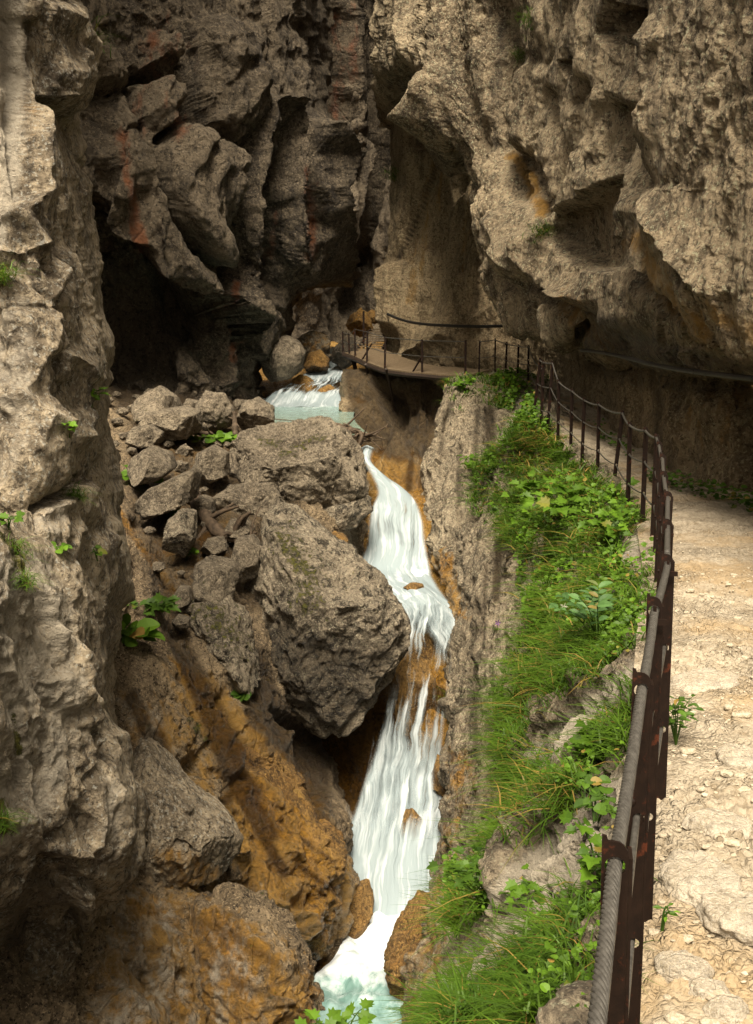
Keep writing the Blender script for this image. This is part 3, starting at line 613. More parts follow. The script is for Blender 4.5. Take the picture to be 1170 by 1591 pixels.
pn = [('o', [(197, 210), (200, 280), (212, 345), (222, 380)], 12, .65), ('o', [(262, 10), (258, 30)], 10, .5), ('o', [(480, 270), (487, 330), (483, 400)], 9, .5), ('o', [(365, 440), (362, 560)], 8, .7), ('o', [(280, 185), (272, 215)], 12, .6), ('o', [(240, 60), (262, 90)], 16, .45), ('o', [(430, 330), (420, 400)], 7, .5), ('m', [(122, 66), (140, 70), (150, 80)], 8, .5), ('m', [(205, 132), (215, 130)], 6, .5), ('of', [(270, 20), (300, 60), (290, 200), (210, 210), (200, 60)], 20, .2),
      ('df', [(150, 380), (260, 430), (330, 490), (300, 600), (150, 620)], 25, .4)]  # dark fill paints the hollow's shade into the rock colour
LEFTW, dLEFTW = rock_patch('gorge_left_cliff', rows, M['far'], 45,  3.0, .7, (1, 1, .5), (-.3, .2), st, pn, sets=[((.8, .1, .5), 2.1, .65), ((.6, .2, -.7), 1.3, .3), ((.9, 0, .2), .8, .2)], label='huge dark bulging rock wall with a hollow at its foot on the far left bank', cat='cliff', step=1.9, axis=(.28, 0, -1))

# left foreground buttress
def row(y, xs, Ys): return [(x, y, Y) for x, Y in zip(xs, Ys)]
rows = [
 row(-420, (-900, -300, -60, 50, 80, 96, 100, 100), (7.90, 9.10, 10.50, 10.25, 11.40, 13.10, 16.00, 21.00)),
 row(-60, (-900, -300, -60, 20, 60, 90, 112, 112), (6.90, 8.00, 9.10, 9.45, 10.40, 11.90, 14.00, 19.00)), row(60, (-900, -300, -60, 25, 60, 92, 116, 114), (6.90, 8.00, 8.90, 9.45, 10.40, 11.90, 14.00, 19.00)), row(180, (-900, -300, -60, 25, 60, 92, 112, 108), (6.90, 8.00, 8.90, 9.25, 10.20, 11.70, 14.00, 19.00)), row(280, (-900, -300, -60, 25, 75, 112, 130, 128), (6.90, 8.00, 8.90, 8.95, 9.90, 11.50, 13.50, 18.00)),
 row(420, (-900, -300, -60, 30, 90, 135, 152, 150), (5.90, 7.00, 8.70, 8.65, 9.60, 11.10, 13.00, 18.00)), row(520, (-900, -300, -60, 35, 100, 145, 163, 160), (5.90, 7.00, 8.50, 8.45, 9.40, 10.90, 12.80, 17.00)), row(640, (-900, -300, -60, 40, 105, 142, 160, 170), (5.90, 7.00, 8.30, 8.25, 9.20, 10.50, 12.40, 16.00)),
 row(760, (-900, -300, -60, 50, 110, 155, 178, 185), (5.90, 7.00, 8.10, 8.05, 8.90, 10.20, 12.00, 15.50)), row(900, (-900, -300, -60, 60, 120, 165, 180, 184), (5.90, 7.00, 7.90, 7.85, 8.80, 10.00, 11.80, 15.00)), row(1050, (-900, -300, -60, 60, 125, 160, 170, 176), (5.90, 7.00, 7.90, 7.85, 8.80, 10.10, 12.00, 15.00)), row(1200, (-900, -300, -60, 60, 125, 165, 185, 185), (5.90, 7.00, 7.90, 7.85, 8.80, 9.90, 11.40, 14.00)),
 row(1400, (-900, -300, -60, 60, 125, 160, 180, 185), (5.90, 7.00, 8.10, 8.25, 9.00, 9.90, 11.00, 13.00)), row(1600, (-900, -300, -60, 60, 120, 160, 180, 190), (5.90, 7.00, 8.30, 8.45, 9.00, 9.70, 10.40, 12.00)), row(1900, (-900, -300, -60, 60, 120, 160, 180, 190), (4.90, 6.00, 7.70, 7.85, 8.40, 9.10, 9.80, 11.00))]
st = [('step', [(30, -20), (40, 120), (28, 220), (40, 300), (10, 350), (0, 400)], 8, -1.0, 40), ('groove', [(40, 40), (45, 160), (60, 250), (100, 380)], 9, .5), ('dome', [(48, 0), (95, 0), (112, 60), (105, 140), (85, 190), (52, 150)], 26, .6), ('crack', [(48, 160), (90, 190), (112, 250), (130, 280)], 7, .5),
      ('ridge', [(0, 420), (50, 380), (70, 420), (60, 520), (30, 620)], 16, .35), ('groove', [(80, 370), (95, 430), (75, 470), (90, 520), (86, 560)], 9, .45), ('ridge', [(80, 540), (115, 570), (128, 610), (122, 680)], 12, .4), ('groove', [(68, 560), (95, 600), (102, 680), (128, 750)], 7, .4), ('groove', [(130, 600), (135, 670), (150, 720), (165, 800)], 7, .5),
      ('crack', [(25, 820), (70, 785), (108, 762), (128, 742)], 5, .45), ('step', [(25, 822), (70, 787), (112, 762)], 6, .4, 26), ('ridge', [(60, 600), (45, 700), (10, 790)], 18, .25), ('dome', [(30, 640), (90, 640), (115, 740), (70, 780), (20, 790)], 30, .25), ('ridge', [(130, 790), (165, 860), (178, 930)], 16, .3)]
pn = [('pf', [(-60, -60), (38, -40), (44, 120), (30, 300), (0, 390), (-60, 400)], 14, .8), ('pf', [(-40, 470), (50, 450), (60, 620), (20, 760), (-40, 780)], 18, .4), ('pf', [(20, 830), (70, 790), (112, 764), (104, 830), (60, 830)], 8, .5), ('m', [(0, 425), (4, 440)], 10, .9), ('m', [(115, 745), (122, 770)], 8, .7), ('m', [(10, 820), (30, 860), (45, 910)], 8, .6), ('d', [(42, 30), (40, 140), (48, 280)], 9, .6), ('d', [(85, 460), (88, 520)], 10, .35), ('o', [(40, 90), (52, 200), (55, 300)], 8, .25)]
BUTT, dBUTT = rock_patch('left_buttress', rows, M['near'], 57,  1.1, .16, (1, 1, .5), (.7, .0), st, pn, sets=[((.88, .1, .42), .62, .17), ((.8, .1, .55), .2, .045), ((-.5, .2, .8), .9, .10)], label='tall pale rough rock buttress standing at the left edge', cat='cliff', step=1.7, axis=(.42, .1, -1), fine=.7)
# lower slab leaning against it, with the black hollow beneath
rows = [row(800, (-900, -300, -80, 0, 40, 62, 80, 96), (4.6, 5.4, 6.4, 7.5, 8, 8.6, 9.6, 12)), row(835, (-900, -300, -80, 0, 50, 80, 98, 112), (4.6, 5.4, 6.1, 7.1, 7.7, 8.3, 9.2, 12)), row(900, (-900, -300, -80, 20, 80, 118, 134, 140), (4.6, 5.4, 6, 6.9, 7.5, 8.2, 9.1, 12)), row(1000, (-900, -300, -80, 20, 90, 132, 150, 152), (3.6, 4.4, 5.9, 6.8, 7.4, 8, 9, 12)),
        row(1130, (-900, -300, -80, 20, 90, 145, 166, 166), (3.6, 4.4, 5.8, 6.6, 7.2, 7.9, 8.9, 12)), row(1230, (-900, -300, -80, 20, 100, 178, 206, 210), (3.6, 4.4, 5.8, 6.6, 7.2, 7.8, 8.8, 11.5)), row(1290, (-900, -300, -80, 20, 100, 185, 212, 214), (3.6, 4.4, 5.8, 6.6, 7.2, 7.8, 8.7, 11)), row(1350, (-900, -300, -80, 10, 90, 165, 192, 196), (3.6, 4.4, 5.8, 6.7, 7.2, 7.8, 8.7, 10.5)),
        row(1405, (-900, -300, -80, 0, 80, 135, 160, 165), (3.6, 4.4, 5.9, 6.8, 7.4, 7.9, 8.7, 10.5)), row(1430, (-900, -300, -80, 0, 70, 125, 152, 160), (4.6, 5.4, 6.0, 7.3, 8.0, 8.6, 9.3, 10.8)), row(1470, (-900, -300, -80, 0, 70, 125, 155, 170), (4.6, 5.4, 6.4, 8.0, 8.9, 9.4, 9.9, 11)), row(1600, (-900, -300, -80, 0, 70, 125, 155, 180), (4.6, 5.4, 6.6, 8.0, 8.8, 9.3, 9.6, 10.8)), row(1900, (-900, -300, -80, 0, 70, 125, 155, 190), (4.6, 5.4, 6, 7.2, 7.9, 8.3, 8.6, 10))]
st = [('groove', [(0, 850), (25, 870), (45, 930), (60, 970)], 7, .3), ('groove', [(20, 1100), (28, 1180), (34, 1230)], 6, .25), ('ridge', [(90, 960), (105, 1080), (130, 1090), (140, 1180), (110, 1240)], 18, .3), ('groove', [(140, 1110), (150, 1170), (110, 1260), (80, 1300)], 10, .3), ('ridge', [(165, 1150), (175, 1250), (190, 1290), (165, 1390)], 14, .3),
      ('ridge', [(0, 1280), (40, 1265), (60, 1310), (30, 1370), (0, 1400)], 14, .25), ('pit', [(60, 1320), (110, 1330), (130, 1420), (80, 1480), (20, 1440), (30, 1390)], 26, .6), ('pit', [(110, 1240), (150, 1280), (140, 1330), (112, 1310)], 12, .3), ('groove', [(150, 1420), (155, 1500), (140, 1560)], 12, .4)]
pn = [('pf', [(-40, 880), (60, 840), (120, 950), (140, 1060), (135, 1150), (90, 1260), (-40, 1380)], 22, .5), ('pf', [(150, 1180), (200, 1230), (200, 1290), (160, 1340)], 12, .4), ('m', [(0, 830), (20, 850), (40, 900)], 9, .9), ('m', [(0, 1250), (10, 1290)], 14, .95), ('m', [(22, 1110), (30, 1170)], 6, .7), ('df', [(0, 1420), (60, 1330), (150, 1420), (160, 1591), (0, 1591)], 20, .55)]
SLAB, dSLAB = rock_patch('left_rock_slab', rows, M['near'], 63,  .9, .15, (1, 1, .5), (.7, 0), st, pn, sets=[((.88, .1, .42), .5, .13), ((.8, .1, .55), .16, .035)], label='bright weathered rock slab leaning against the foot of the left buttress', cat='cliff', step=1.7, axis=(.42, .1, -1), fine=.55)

# left bank: scree above, wet ochre bedrock falling to the stream below
rows = [
 [(-40, 596, 28), (100, 598, 37), (200, 603, 40), (280, 608, 41), (350, 614, 42), (400, 628, 42.5), (420, 645, 43)], [(-40, 624, 25), (120, 626, 30), (200, 628, 33.5), (280, 630, 35), (350, 634, 36.5), (395, 648, 37), (430, 676, 38)], [(-40, 645, 23), (130, 645, 26.5), (210, 645, 29.5), (290, 646, 31.5), (370, 652, 33), (430, 668, 33.4), (470, 700, 34)], row(700, (-40, 140, 220, 320, 420, 540, 560), (20, 23, 25, 27, 28, 29.5, 31)),
 row(780, (-40, 150, 220, 320, 430, 530, 570), (17, 19.5, 21.5, 23, 24, 25.5, 28)), row(880, (-40, 150, 220, 320, 420, 500, 560), (14.5, 16.5, 18, 19.6, 21, 22.5, 26)), row(1000, (-40, 150, 230, 310, 400, 490, 560), (12, 14, 15, 16.6, 18.2, 20.5, 24)), row(1120, (-40, 150, 230, 320, 410, 480, 540), (10.6, 12.3, 13.2, 14.8, 17, 19.8, 23)),
 row(1220, (-40, 150, 235, 330, 430, 505, 540), (9.8, 11.3, 12.2, 13.8, 16, 18.6, 22)), row(1300, (-40, 150, 240, 340, 440, 530, 560), (9, 10.5, 11.5, 13, 15, 17.2, 20)), row(1390, (-40, 150, 250, 345, 440, 540, 580), (8.4, 9.8, 10.8, 12.2, 14, 16.3, 19)), row(1470, (-40, 150, 250, 345, 430, 512, 560), (8, 9.3, 10.1, 11.3, 13, 15.2, 17)), row(1540, (-40, 145, 245, 340, 425, 490, 560), (7.6, 8.9, 9.6, 10.8, 12.3, 14.2, 15.5)), row(1750, (-40, 120, 230, 330, 420, 480, 560), (6.4, 7.4, 8.1, 9.1, 10.4, 12, 13))]
st = [('step', [(180, 760), (230, 860), (300, 960)], 10, .5, 50), ('groove', [(250, 900), (290, 1000), (330, 1080), (400, 1180), (470, 1240)], 18, .5), ('ridge', [(310, 1040), (370, 1130), (440, 1200), (500, 1290)], 22, .5), ('groove', [(310, 1180), (350, 1250), (400, 1300)], 14, .6), ('groove', [(350, 1080), (380, 1200), (350, 1240)], 12, .6),
      ('ridge', [(330, 1240), (400, 1310), (470, 1370), (530, 1380)], 28, .5), ('groove', [(370, 1350), (420, 1420), (460, 1480), (500, 1500)], 16, .7), ('ridge', [(420, 1410), (460, 1430), (480, 1470)], 14, .5), ('groove', [(210, 1260), (215, 1350), (250, 1420)], 16, .6), ('pit', [(420, 1100), (480, 1130), (510, 1220), (500, 1270), (460, 1200)], 24, .8)]
dk_ = [('d', [(250 + k * 26 + 9 * (k % 3), 960 + 62 * (k % 4)), (300 + k * 26, 1060 + 62 * (k % 4)), (370 + k * 24, 1170 + 62 * (k % 4))], 10 + 4 * (k % 3), .95) for k in range(-2, 7)]
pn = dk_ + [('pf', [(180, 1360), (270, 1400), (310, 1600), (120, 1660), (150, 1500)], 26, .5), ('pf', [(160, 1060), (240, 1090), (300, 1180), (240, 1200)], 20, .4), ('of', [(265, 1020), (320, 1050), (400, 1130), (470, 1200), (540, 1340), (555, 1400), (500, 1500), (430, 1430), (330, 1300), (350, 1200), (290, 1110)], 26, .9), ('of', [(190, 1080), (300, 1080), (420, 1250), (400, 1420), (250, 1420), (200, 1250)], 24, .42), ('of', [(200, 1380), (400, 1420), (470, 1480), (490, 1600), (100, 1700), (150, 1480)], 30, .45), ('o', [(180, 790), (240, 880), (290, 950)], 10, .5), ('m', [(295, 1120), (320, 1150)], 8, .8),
      ('df', [(380, 1000), (440, 1080), (520, 1150), (520, 1290), (450, 1200), (380, 1120)], 20, .75), ('d', [(250, 900), (290, 1010), (380, 1180), (350, 1250)], 16, .7), ('df', [(150, 560), (430, 590), (410, 655), (180, 640)], 14, .7), ('m', [(310, 940), (340, 990)], 18, .7), ('d', [(370, 1350), (430, 1440), (480, 1500)], 14, .5), ('of', [(200, 640), (360, 640), (360, 900), (240, 900)], 30, .34), ('df', [(190, 640), (400, 640), (480, 760), (420, 960), (240, 940), (200, 800)], 20, .62)]  # topmost dark fill paints in the shade of gaps between boulders
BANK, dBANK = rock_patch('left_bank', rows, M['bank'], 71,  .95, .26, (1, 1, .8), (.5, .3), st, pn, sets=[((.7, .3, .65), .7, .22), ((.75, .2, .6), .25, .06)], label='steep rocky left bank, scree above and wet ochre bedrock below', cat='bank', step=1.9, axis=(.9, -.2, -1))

# rock spur under the footbridge
rows = []
for y, Y in ((576, 41.2), (590, 40.0), (620, 39.2), (660, 37.6), (710, 35.4), (760, 32.8), (800, 31.4), (880, 29.4)):
    rows.append([(548 + (y - 600) * .08, y, Y + 6), (540 if y < 690 else 548, y, Y + 2), (556, y, Y + .4), (590, y, Y - .6), (630, y, Y - 1.4), (668, y, Y - 1.6), (705, y, Y - 1.2), (760, y, Y + 1)])
st = [('groove', [(600, 600), (590, 680), (560, 720)], 12, .6), ('ridge', [(555, 600), (545, 660), (560, 710)], 8, .4), ('pit', [(575, 590), (680, 590), (690, 650), (640, 700), (600, 660)], 30, .8), ('ridge', [(655, 620), (620, 700), (600, 760)], 16, .4), ('groove', [(665, 690), (650, 770)], 8, .6)]
pn = [('of', [(555, 690), (600, 700), (660, 720), (660, 790), (570, 770)], 22, .85), ('df', [(530, 565), (720, 565), (700, 700), (620, 720), (550, 690)], 16, .95), ('d', [(580, 590), (570, 690)], 12, .5), ('o', [(560, 620), (550, 690)], 12, .35), ('d', [(640, 700), (635, 760)], 8, .8)]  # large dark fill: wet rock plus the deck's shade painted on the face
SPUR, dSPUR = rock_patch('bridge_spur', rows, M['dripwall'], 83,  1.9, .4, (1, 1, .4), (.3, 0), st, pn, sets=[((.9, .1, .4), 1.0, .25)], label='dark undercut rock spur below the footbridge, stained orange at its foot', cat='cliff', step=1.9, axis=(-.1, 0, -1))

# ledge carrying the path: from the railing down its outer face to the stream
EDGE = [(-3, -.75, -2.15), (0, .0, -2.15), (1.6, .42, -2.16), (3.0, .80, -2.17), (3.75, 1.0, -2.15), (4.85, 1.30, -2.16), (6.2, 1.62, -2.17), (8, 2.08, -2.19), (10.5, 2.72, -2.22), (13.4, 3.32, -2.29), (16.2, 3.62, -2.24), (19.0, 3.82, -2.26), (21.3, 3.55, -2.02), (26, 4.2, -1.75), (32.5, 4.65, -1.5), (36, 4.5, -1.36), (39, 4.0, -1.3)]
def edge(Y):
    e = np.array(EDGE); return np.array([np.interp(Y, e[:, 0], e[:, 1]), Y, np.interp(Y, e[:, 0], e[:, 2])])
def ledge_col(Y, rest): return [Wp(edge(Y) + (.9, 0, -.55)), Wp(edge(Y) + (.02, 0, -.08))] + rest
cols = [
 ledge_col(-2, [Wp((-1.1, -2, -2.7)), Wp((-1.5, -2, -3.6)), Wp((-1.9, -2, -5)), Wp((-2.2, -2, -7)), Wp((-2.4, -2, -10)), Wp((-2.4, -2, -12))]),
 ledge_col(1.6, [(850, 1800, 2.4), (770, 1800, 3.1), (715, 1800, 4.2), (700, 1800, 6), (660, 1800, 8.8), (670, 1900, 9.5)]),
 ledge_col(3.0, [(890, 1600, 3.5), (800, 1600, 4.3), (728, 1600, 5.6), (700, 1610, 7.6), (645, 1625, 11), (655, 1680, 13)]),
 ledge_col(3.75, [(915, 1440, 4.4), (825, 1470, 5.5), (745, 1500, 7.2), (704, 1530, 9.5), (640, 1555, 12.6), (655, 1590, 14.5)]),
 ledge_col(4.85, [(940, 1270, 5.7), (858, 1310, 7.1), (770, 1360, 9.1), (716, 1410, 11.6), (668, 1450, 15), (685, 1480, 17)]),
 ledge_col(6.2, [(945, 1110, 7.4), (855, 1140, 9.1), (775, 1180, 11.5), (732, 1230, 14.1), (688, 1310, 17), (690, 1330, 19)]),
 ledge_col(8, [(945, 970, 9.8), (860, 985, 11.6), (790, 1010, 13.9), (738, 1060, 17), (704, 1160, 19.2), (720, 1180, 21)]),
 ledge_col(10.5, [(932, 885, 12.2), (862, 900, 14), (795, 920, 16.4), (738, 960, 19.2), (718, 1040, 21), (730, 1060, 23)]),
 ledge_col(13.4, [(920, 800, 14.8), (850, 810, 16.8), (785, 840, 19.5), (732, 880, 22), (712, 950, 23.4), (720, 980, 26)]),
 ledge_col(19.0, [(880, 720, 20.2), (820, 735, 21.8), (764, 760, 23.8), (706, 790, 25.8), (668, 860, 27), (690, 890, 30)]),
 ledge_col(21.3, [(825, 668, 23.4), (788, 668, 25.6), (750, 680, 27.6), (702, 705, 28.8), (660, 770, 29.4), (680, 800, 33)]),
 ledge_col(26, [(800, 630, 28.4), (770, 632, 29.4), (742, 640, 30.2), (704, 655, 30.6), (668, 690, 30.8), (690, 720, 34)]),
 ledge_col(32.5, [(785, 594, 33), (765, 594, 32.6), (740, 596, 32.2), (708, 602, 32), (684, 630, 32), (700, 650, 35)]),
 ledge_col(36, [(790, 583, 36.4), (768, 582, 36.2), (742, 582, 36), (716, 586, 35.8), (692, 610, 35.4), (705, 630, 38)]),
]
rows = [list(r) for r in zip(*cols)]
st = [('groove', [(745, 610), (735, 700), (725, 800)], 8, .5), ('groove', [(700, 620), (676, 700)], 6, .3), ('groove', [(800, 720), (775, 830), (770, 900)], 12, .4), ('ridge', [(700, 860), (720, 960), (718, 1100)], 10, .35), ('groove', [(740, 950), (735, 1080), (745, 1160)], 9, .4), ('groove', [(690, 880), (700, 980)], 7, .35), ('ridge', [(760, 1200), (720, 1310), (700, 1420)], 16, .25),
      ('ridge', [(985, 1050), (900, 1115), (830, 1180)], 22, .55), ('ridge', [(960, 1230), (880, 1310), (800, 1360)], 22, .6), ('ridge', [(930, 1300), (850, 1380), (760, 1490)], 30, .7), ('ridge', [(860, 650), (800, 700), (770, 740)], 12, .3), ('groove', [(880, 850), (850, 900)], 14, .25), ('groove', [(900, 1190), (830, 1280), (760, 1330)], 12, .16)]
pn = [('of', [(690, 1150), (700, 1250), (680, 1330), (640, 1430), (580, 1560), (590, 1640), (690, 1600), (690, 1420), (700, 1330), (745, 1180)], 16, .42), ('of', [(665, 860), (700, 850), (725, 960), (700, 960)], 14, .7), ('d', [(760, 640), (765, 710)], 12, .85), ('d', [(742, 640), (738, 720)], 7, .6), ('d', [(715, 690), (712, 800)], 7, .55), ('d', [(690, 640), (684, 720)], 6, .5), ('d', [(775, 840), (770, 930)], 9, .8), ('d', [(755, 880), (750, 1000)], 6, .6), ('d', [(735, 1080), (740, 1180)], 10, .6), ('d', [(740, 930), (732, 1060)], 10, .5), ('d', [(720, 960), (722, 1060)], 8, .4), ('p', [(995, 1044), (930, 1090), (880, 1130), (830, 1180)], 22, .8), ('p', [(970, 1224), (880, 1305), (800, 1365), (760, 1400)], 26, .8), ('p', [(930, 1310), (850, 1395), (770, 1470), (700, 1520)], 30, .8), ('p', [(1010, 825), (970, 870)], 16, .7), ('p', [(812, 620), (800, 650), (770, 700)], 10, .6), ('p', [(845, 855), (812, 930)], 9, .6)]
def ledge_amp(px, py): return np.where((px > 760), .75, 1.0)
LEDGE, dLEDGE = rock_patch('path_ledge', rows, M['ledge'], 91,  1.05, .28, (1, 1, .45), (.4, .3), st, pn, sets=[((.85, -.3, .3), .8, .22), ((.5, -.3, .7), .5, .12)], label='steep rock ledge carrying the path above the stream', cat='ledge', step=1.8, ampf=lambda px, py: np.where(px > 960, .35, 1.0), axis=(.1, 0, -1))

# path
INNER = [(-3, 1.6, -2.1), (0, 1.9, -2.1), (3, 2.6, -2.1), (5, 3.2, -2.1), (8, 4.0, -2.15), (11.2, 4.7, -2.2), (14.2, 4.95, -2.28), (16.1, 4.45, -2.3), (18.8, 4.65, -2.28), (21.9, 4.85, -2.25), (25.5, 5.05, -1.95), (29.5, 5.15, -1.7), (33.5, 5.15, -1.48), (36.5, 4.6, -1.34), (39, 4.1, -1.28)]
def inner(Y):
    e = np.array(INNER); return np.array([np.interp(Y, e[:, 0], e[:, 1]), Y, np.interp(Y, e[:, 0], e[:, 2])])
ys = np.concatenate([np.linspace(-2.5, 2.6, 20), np.linspace(2.63, 9, 420), np.linspace(9.03, 38, 420)]); us = np.linspace(-.06, 1.25, 240)
A = np.array([edge(y) for y in ys]); B = np.array([inner(y) for y in ys])
P = A[:, None] * (1 - us[None, :, None]) + B[:, None] * us[None, :, None]
Pf = P.reshape(-1, 3).copy(); uu = np.tile(us, len(ys))
w = np.stack([gnoise(Pf * 1.3 + k * 9, 5 + k) for k in range(3)], 1) * .12
ha, ea = facets((Pf + w) * (3.2, 3.2, 1), 201, .5); hb, eb = facets((Pf + w * .4) * (9, 9, 3), 202, .6); hc, ec = facets(Pf * (24, 24, 5), 203, .5)
slab = smooth(fbm(Pf * .9, 3, 77), -.02, .22); peb = smooth(fbm(Pf * 1.1 + 40, 3, 78), -.12, .2)
z = fbm(Pf * .6, 3, 70) * .09 + fbm(Pf * 3, 4, 71) * .03 + slab * (ha * .06 + .03 * smooth(ea, .0, .2)) + peb * (hb * .035 + .022 * smooth(eb, .02, .3)) + (.35 + peb) * (hc * .010 + .007 * smooth(ec, .02, .3))
z += .10 * np.clip(uu - .92, 0, 1) ** 1 * 3 - .04 * smooth(.06 - uu, 0, .12)
Pf[:, 2] += z
PATH = tag(mesh_obj('path', Pf, grid_faces(len(ys), len(us)), M['path'], attrs={'tint': np.zeros((len(Pf), 3))}), 'pale stony footpath between the cable railing and the cliff', 'path', kind='structure')
dPATH = dict(P=Pf); PATH_LEFT, PATH_RIGHT = A, B
# stream bed, out of sight under everything
bed = [[Wp((x, Y, z + abs(x - cx) * .06)) for x in (cx - 6, cx - 2.5, cx, cx + 2.5, cx + 6)] for Y, cx, z in ((4, -.5, -11), (10, -.3, -10.2), (15, -.1, -10.3), (18, .2, -10.2), (19.6, .9, -9.2), (20.6, 1.2, -6.8), (22, 1.0, -6.4), (25, .9, -6.2), (27, 1.0, -5.2), (29, .3, -4.5), (31, -.6, -4.6), (34, -1.2, -4.6), (38, -2, -4.2), (46, -2, -3.2), (56, -2.0, -1.6), (62, -2, -.6))]
rock_patch('stream_bed', bed, M['ochre'], 99, 1.2, .35, (1, 1, 1), (0, 0), (), (('of', [(0, 0), (1170, 0), (1170, 1591), (0, 1591)], 10, .6), ('df', [(0, 900), (640, 900), (640, 1591), (0, 1591)], 10, .9)), label='ochre rock bed under the stream', cat='stream bed', step=6)  # dark fill: wet bed plus painted shade for the cavity under the huge boulder
# ------------------------------------------------------------------ water
def sheet(name, rows, mat, label, nu=60, step=.05, foam=None, kind='structure', sag=.0, wob=.05, seed=5, front=0.0):
    """rows: (left px, right px, y, Y, foam, alpha)"""
    L = np.array([at(r[0], r[2], r[3] - front) for r in rows]); Rr = np.array([at(r[1], r[2], r[3] - front) for r in rows]); fo = np.array([[r[4], r[5]] for r in rows])
    t = np.concatenate([i + np.arange(max(4, int(np.linalg.norm(L[i + 1] - L[i]) / step))) / max(4, int(np.linalg.norm(L[i + 1] - L[i]) / step)) for i in range(len(rows) - 1)] + [np.array([len(rows) - 1.0])])
    l, r, f = catmull(L, t), catmull(Rr, t), catmull(fo, t); u = np.linspace(0, 1, nu)
    P = l[:, None] * (1 - u[None, :, None]) + r[:, None] * u[None, :, None]
    wd = np.linalg.norm(r - l, axis=1); al = np.concatenate([[0], np.cumsum(np.linalg.norm(np.diff((l + r) / 2, axis=0), axis=1))])
    UV = np.stack([(u[None] - .5) * wd[:, None], np.repeat(al[:, None], nu, 1)], -1)
    n = grid_normals(P); n = np.where((n * (np.array(CAMP) - P)).sum(-1, keepdims=True) < 0, -n, n)
    Q = np.stack([UV[..., 0] * 2.2, UV[..., 1] * .35, np.full(UV.shape[:2], seed * 3.3)], -1).reshape(-1, 3)
    d = (gnoise(Q, seed) * 1.0 + gnoise(Q * 2.7, seed + 1) * .45).reshape(P.shape[:2]) * wob + sag * np.sin(u * math.pi)[None]
    P = P + n * d[..., None]
    e = np.minimum(u, 1 - u)[None] * wd[:, None]; ed = smooth(e, 0, .22)
    T = np.stack([np.repeat(f[:, :1], nu, 1), np.repeat(f[:, 1:], nu, 1) * ed, np.zeros_like(ed)], -1).reshape(-1, 3)
    o = mesh_obj(name, P.reshape(-1, 3), grid_faces(len(t), nu), mat, attrs={'tint': T}, uv=UV.reshape(-1, 2)); tag(o, label, 'water', kind=kind)
    return o
sheet('waterfall', [(552, 584, 700, 30.2, .8, 1), (562, 580, 722, 29, .8, 1), (576, 607, 745, 28.2, .7, 1), (584, 642, 770, 27.3, .75, 1), (572, 657, 800, 26.5, .5, 1), (566, 664, 850, 25.9, .55, 1), (552, 672, 886, 25.3, 1, 1), (556, 676, 902, 24.6, 1, 1), (586, 694, 926, 23.1, .8, 1), (618, 712, 946, 22.3, .6, 1), (648, 718, 970, 21.5, .45, 1), (672, 722, 995, 21.05, .3, .8), (686, 726, 1020, 20.8, .1, .45), (690, 728, 1045, 20.6, 0, 0)],
      M['fall'], 'upper white cascade pouring between the boulders and the ledge', 90, .05, sag=.12, wob=.12, seed=4)
sheet('waterfall', [(622, 692, 936, 22.1, .5, .6), (624, 706, 958, 21.4, .34, .8), (620, 708, 985, 20.7, .24, .85), (614, 704, 1010, 20.3, .16, .85), (604, 704, 1050, 20.0, .08, .9), (596, 694, 1105, 19.7, .2, 1), (575, 690, 1180, 19.3, .4, 1), (548, 696, 1260, 18.7, .55, 1), (528, 694, 1320, 18.1, .8, 1), (514, 684, 1368, 17.45, 1.1, 1), (522, 674, 1395, 17.1, 1.2, .9), (535, 664, 1420, 16.9, 1.2, .5)],
      M['fall'], 'tall thin veil of falling water below the boulder', 120, .04, sag=.22, wob=.1, seed=9)
sheet('waterfall', [(600, 655, 1010, 20.3, -.1, .5), (590, 680, 1080, 19.6, .05, .8), (572, 676, 1180, 19.0, .2, 1), (552, 680, 1270, 18.3, .35, 1), (536, 678, 1335, 17.65, .7, .9), (532, 672, 1370, 17.3, .9, .8), (536, 668, 1400, 17.05, .9, .5)],
      M['fall'], 'front curtain of separate white threads in the tall fall', 120, .04, sag=.25, wob=.14, seed=14)
sheet('waterfall', [(540, 690, 1230, 18.0, -.2, 0), (524, 692, 1290, 17.6, .3, .6), (514, 688, 1345, 17.2, .8, 1), (520, 676, 1390, 16.75, 1.1, 1), (528, 666, 1425, 16.5, 1.1, .9), (540, 660, 1450, 16.5, 1.0, .6)], M['fall'], 'white spray boiling at the foot of the tall fall', 110, .04, sag=.12, wob=.16, seed=33)
def pool(name, rows, label, nu=70, n=160, seed=3, wob=.05, kind='structure'):
    L = np.array([at(r[0], r[2], r[3]) for r in rows]); Rr = np.array([at(r[1], r[2], r[3]) for r in rows]); fo = np.array([[r[4], r[5]] for r in rows], float)
    t = np.linspace(0, len(rows) - 1, n); l, r, f = catmull(L, t), catmull(Rr, t), catmull(fo, t); u = np.linspace(0, 1, nu)
    P = (l[:, None] * (1 - u[None, :, None]) + r[:, None] * u[None, :, None]).reshape(-1, 3)
    fm = np.repeat(f[:, 0], nu); P[:, 2] += (gnoise(P * 1.7, seed) + .5 * gnoise(P * 4.1, seed + 1)) * wob * (.15 + np.clip(fm, 0, 1) * 1.6)
    T = np.stack([fm, fm * 0, np.repeat(f[:, 1], nu)], 1)
    o = mesh_obj(name, P, grid_faces(n, nu), M['pool'], attrs={'tint': T}); tag(o, label, 'water', kind=kind); return o
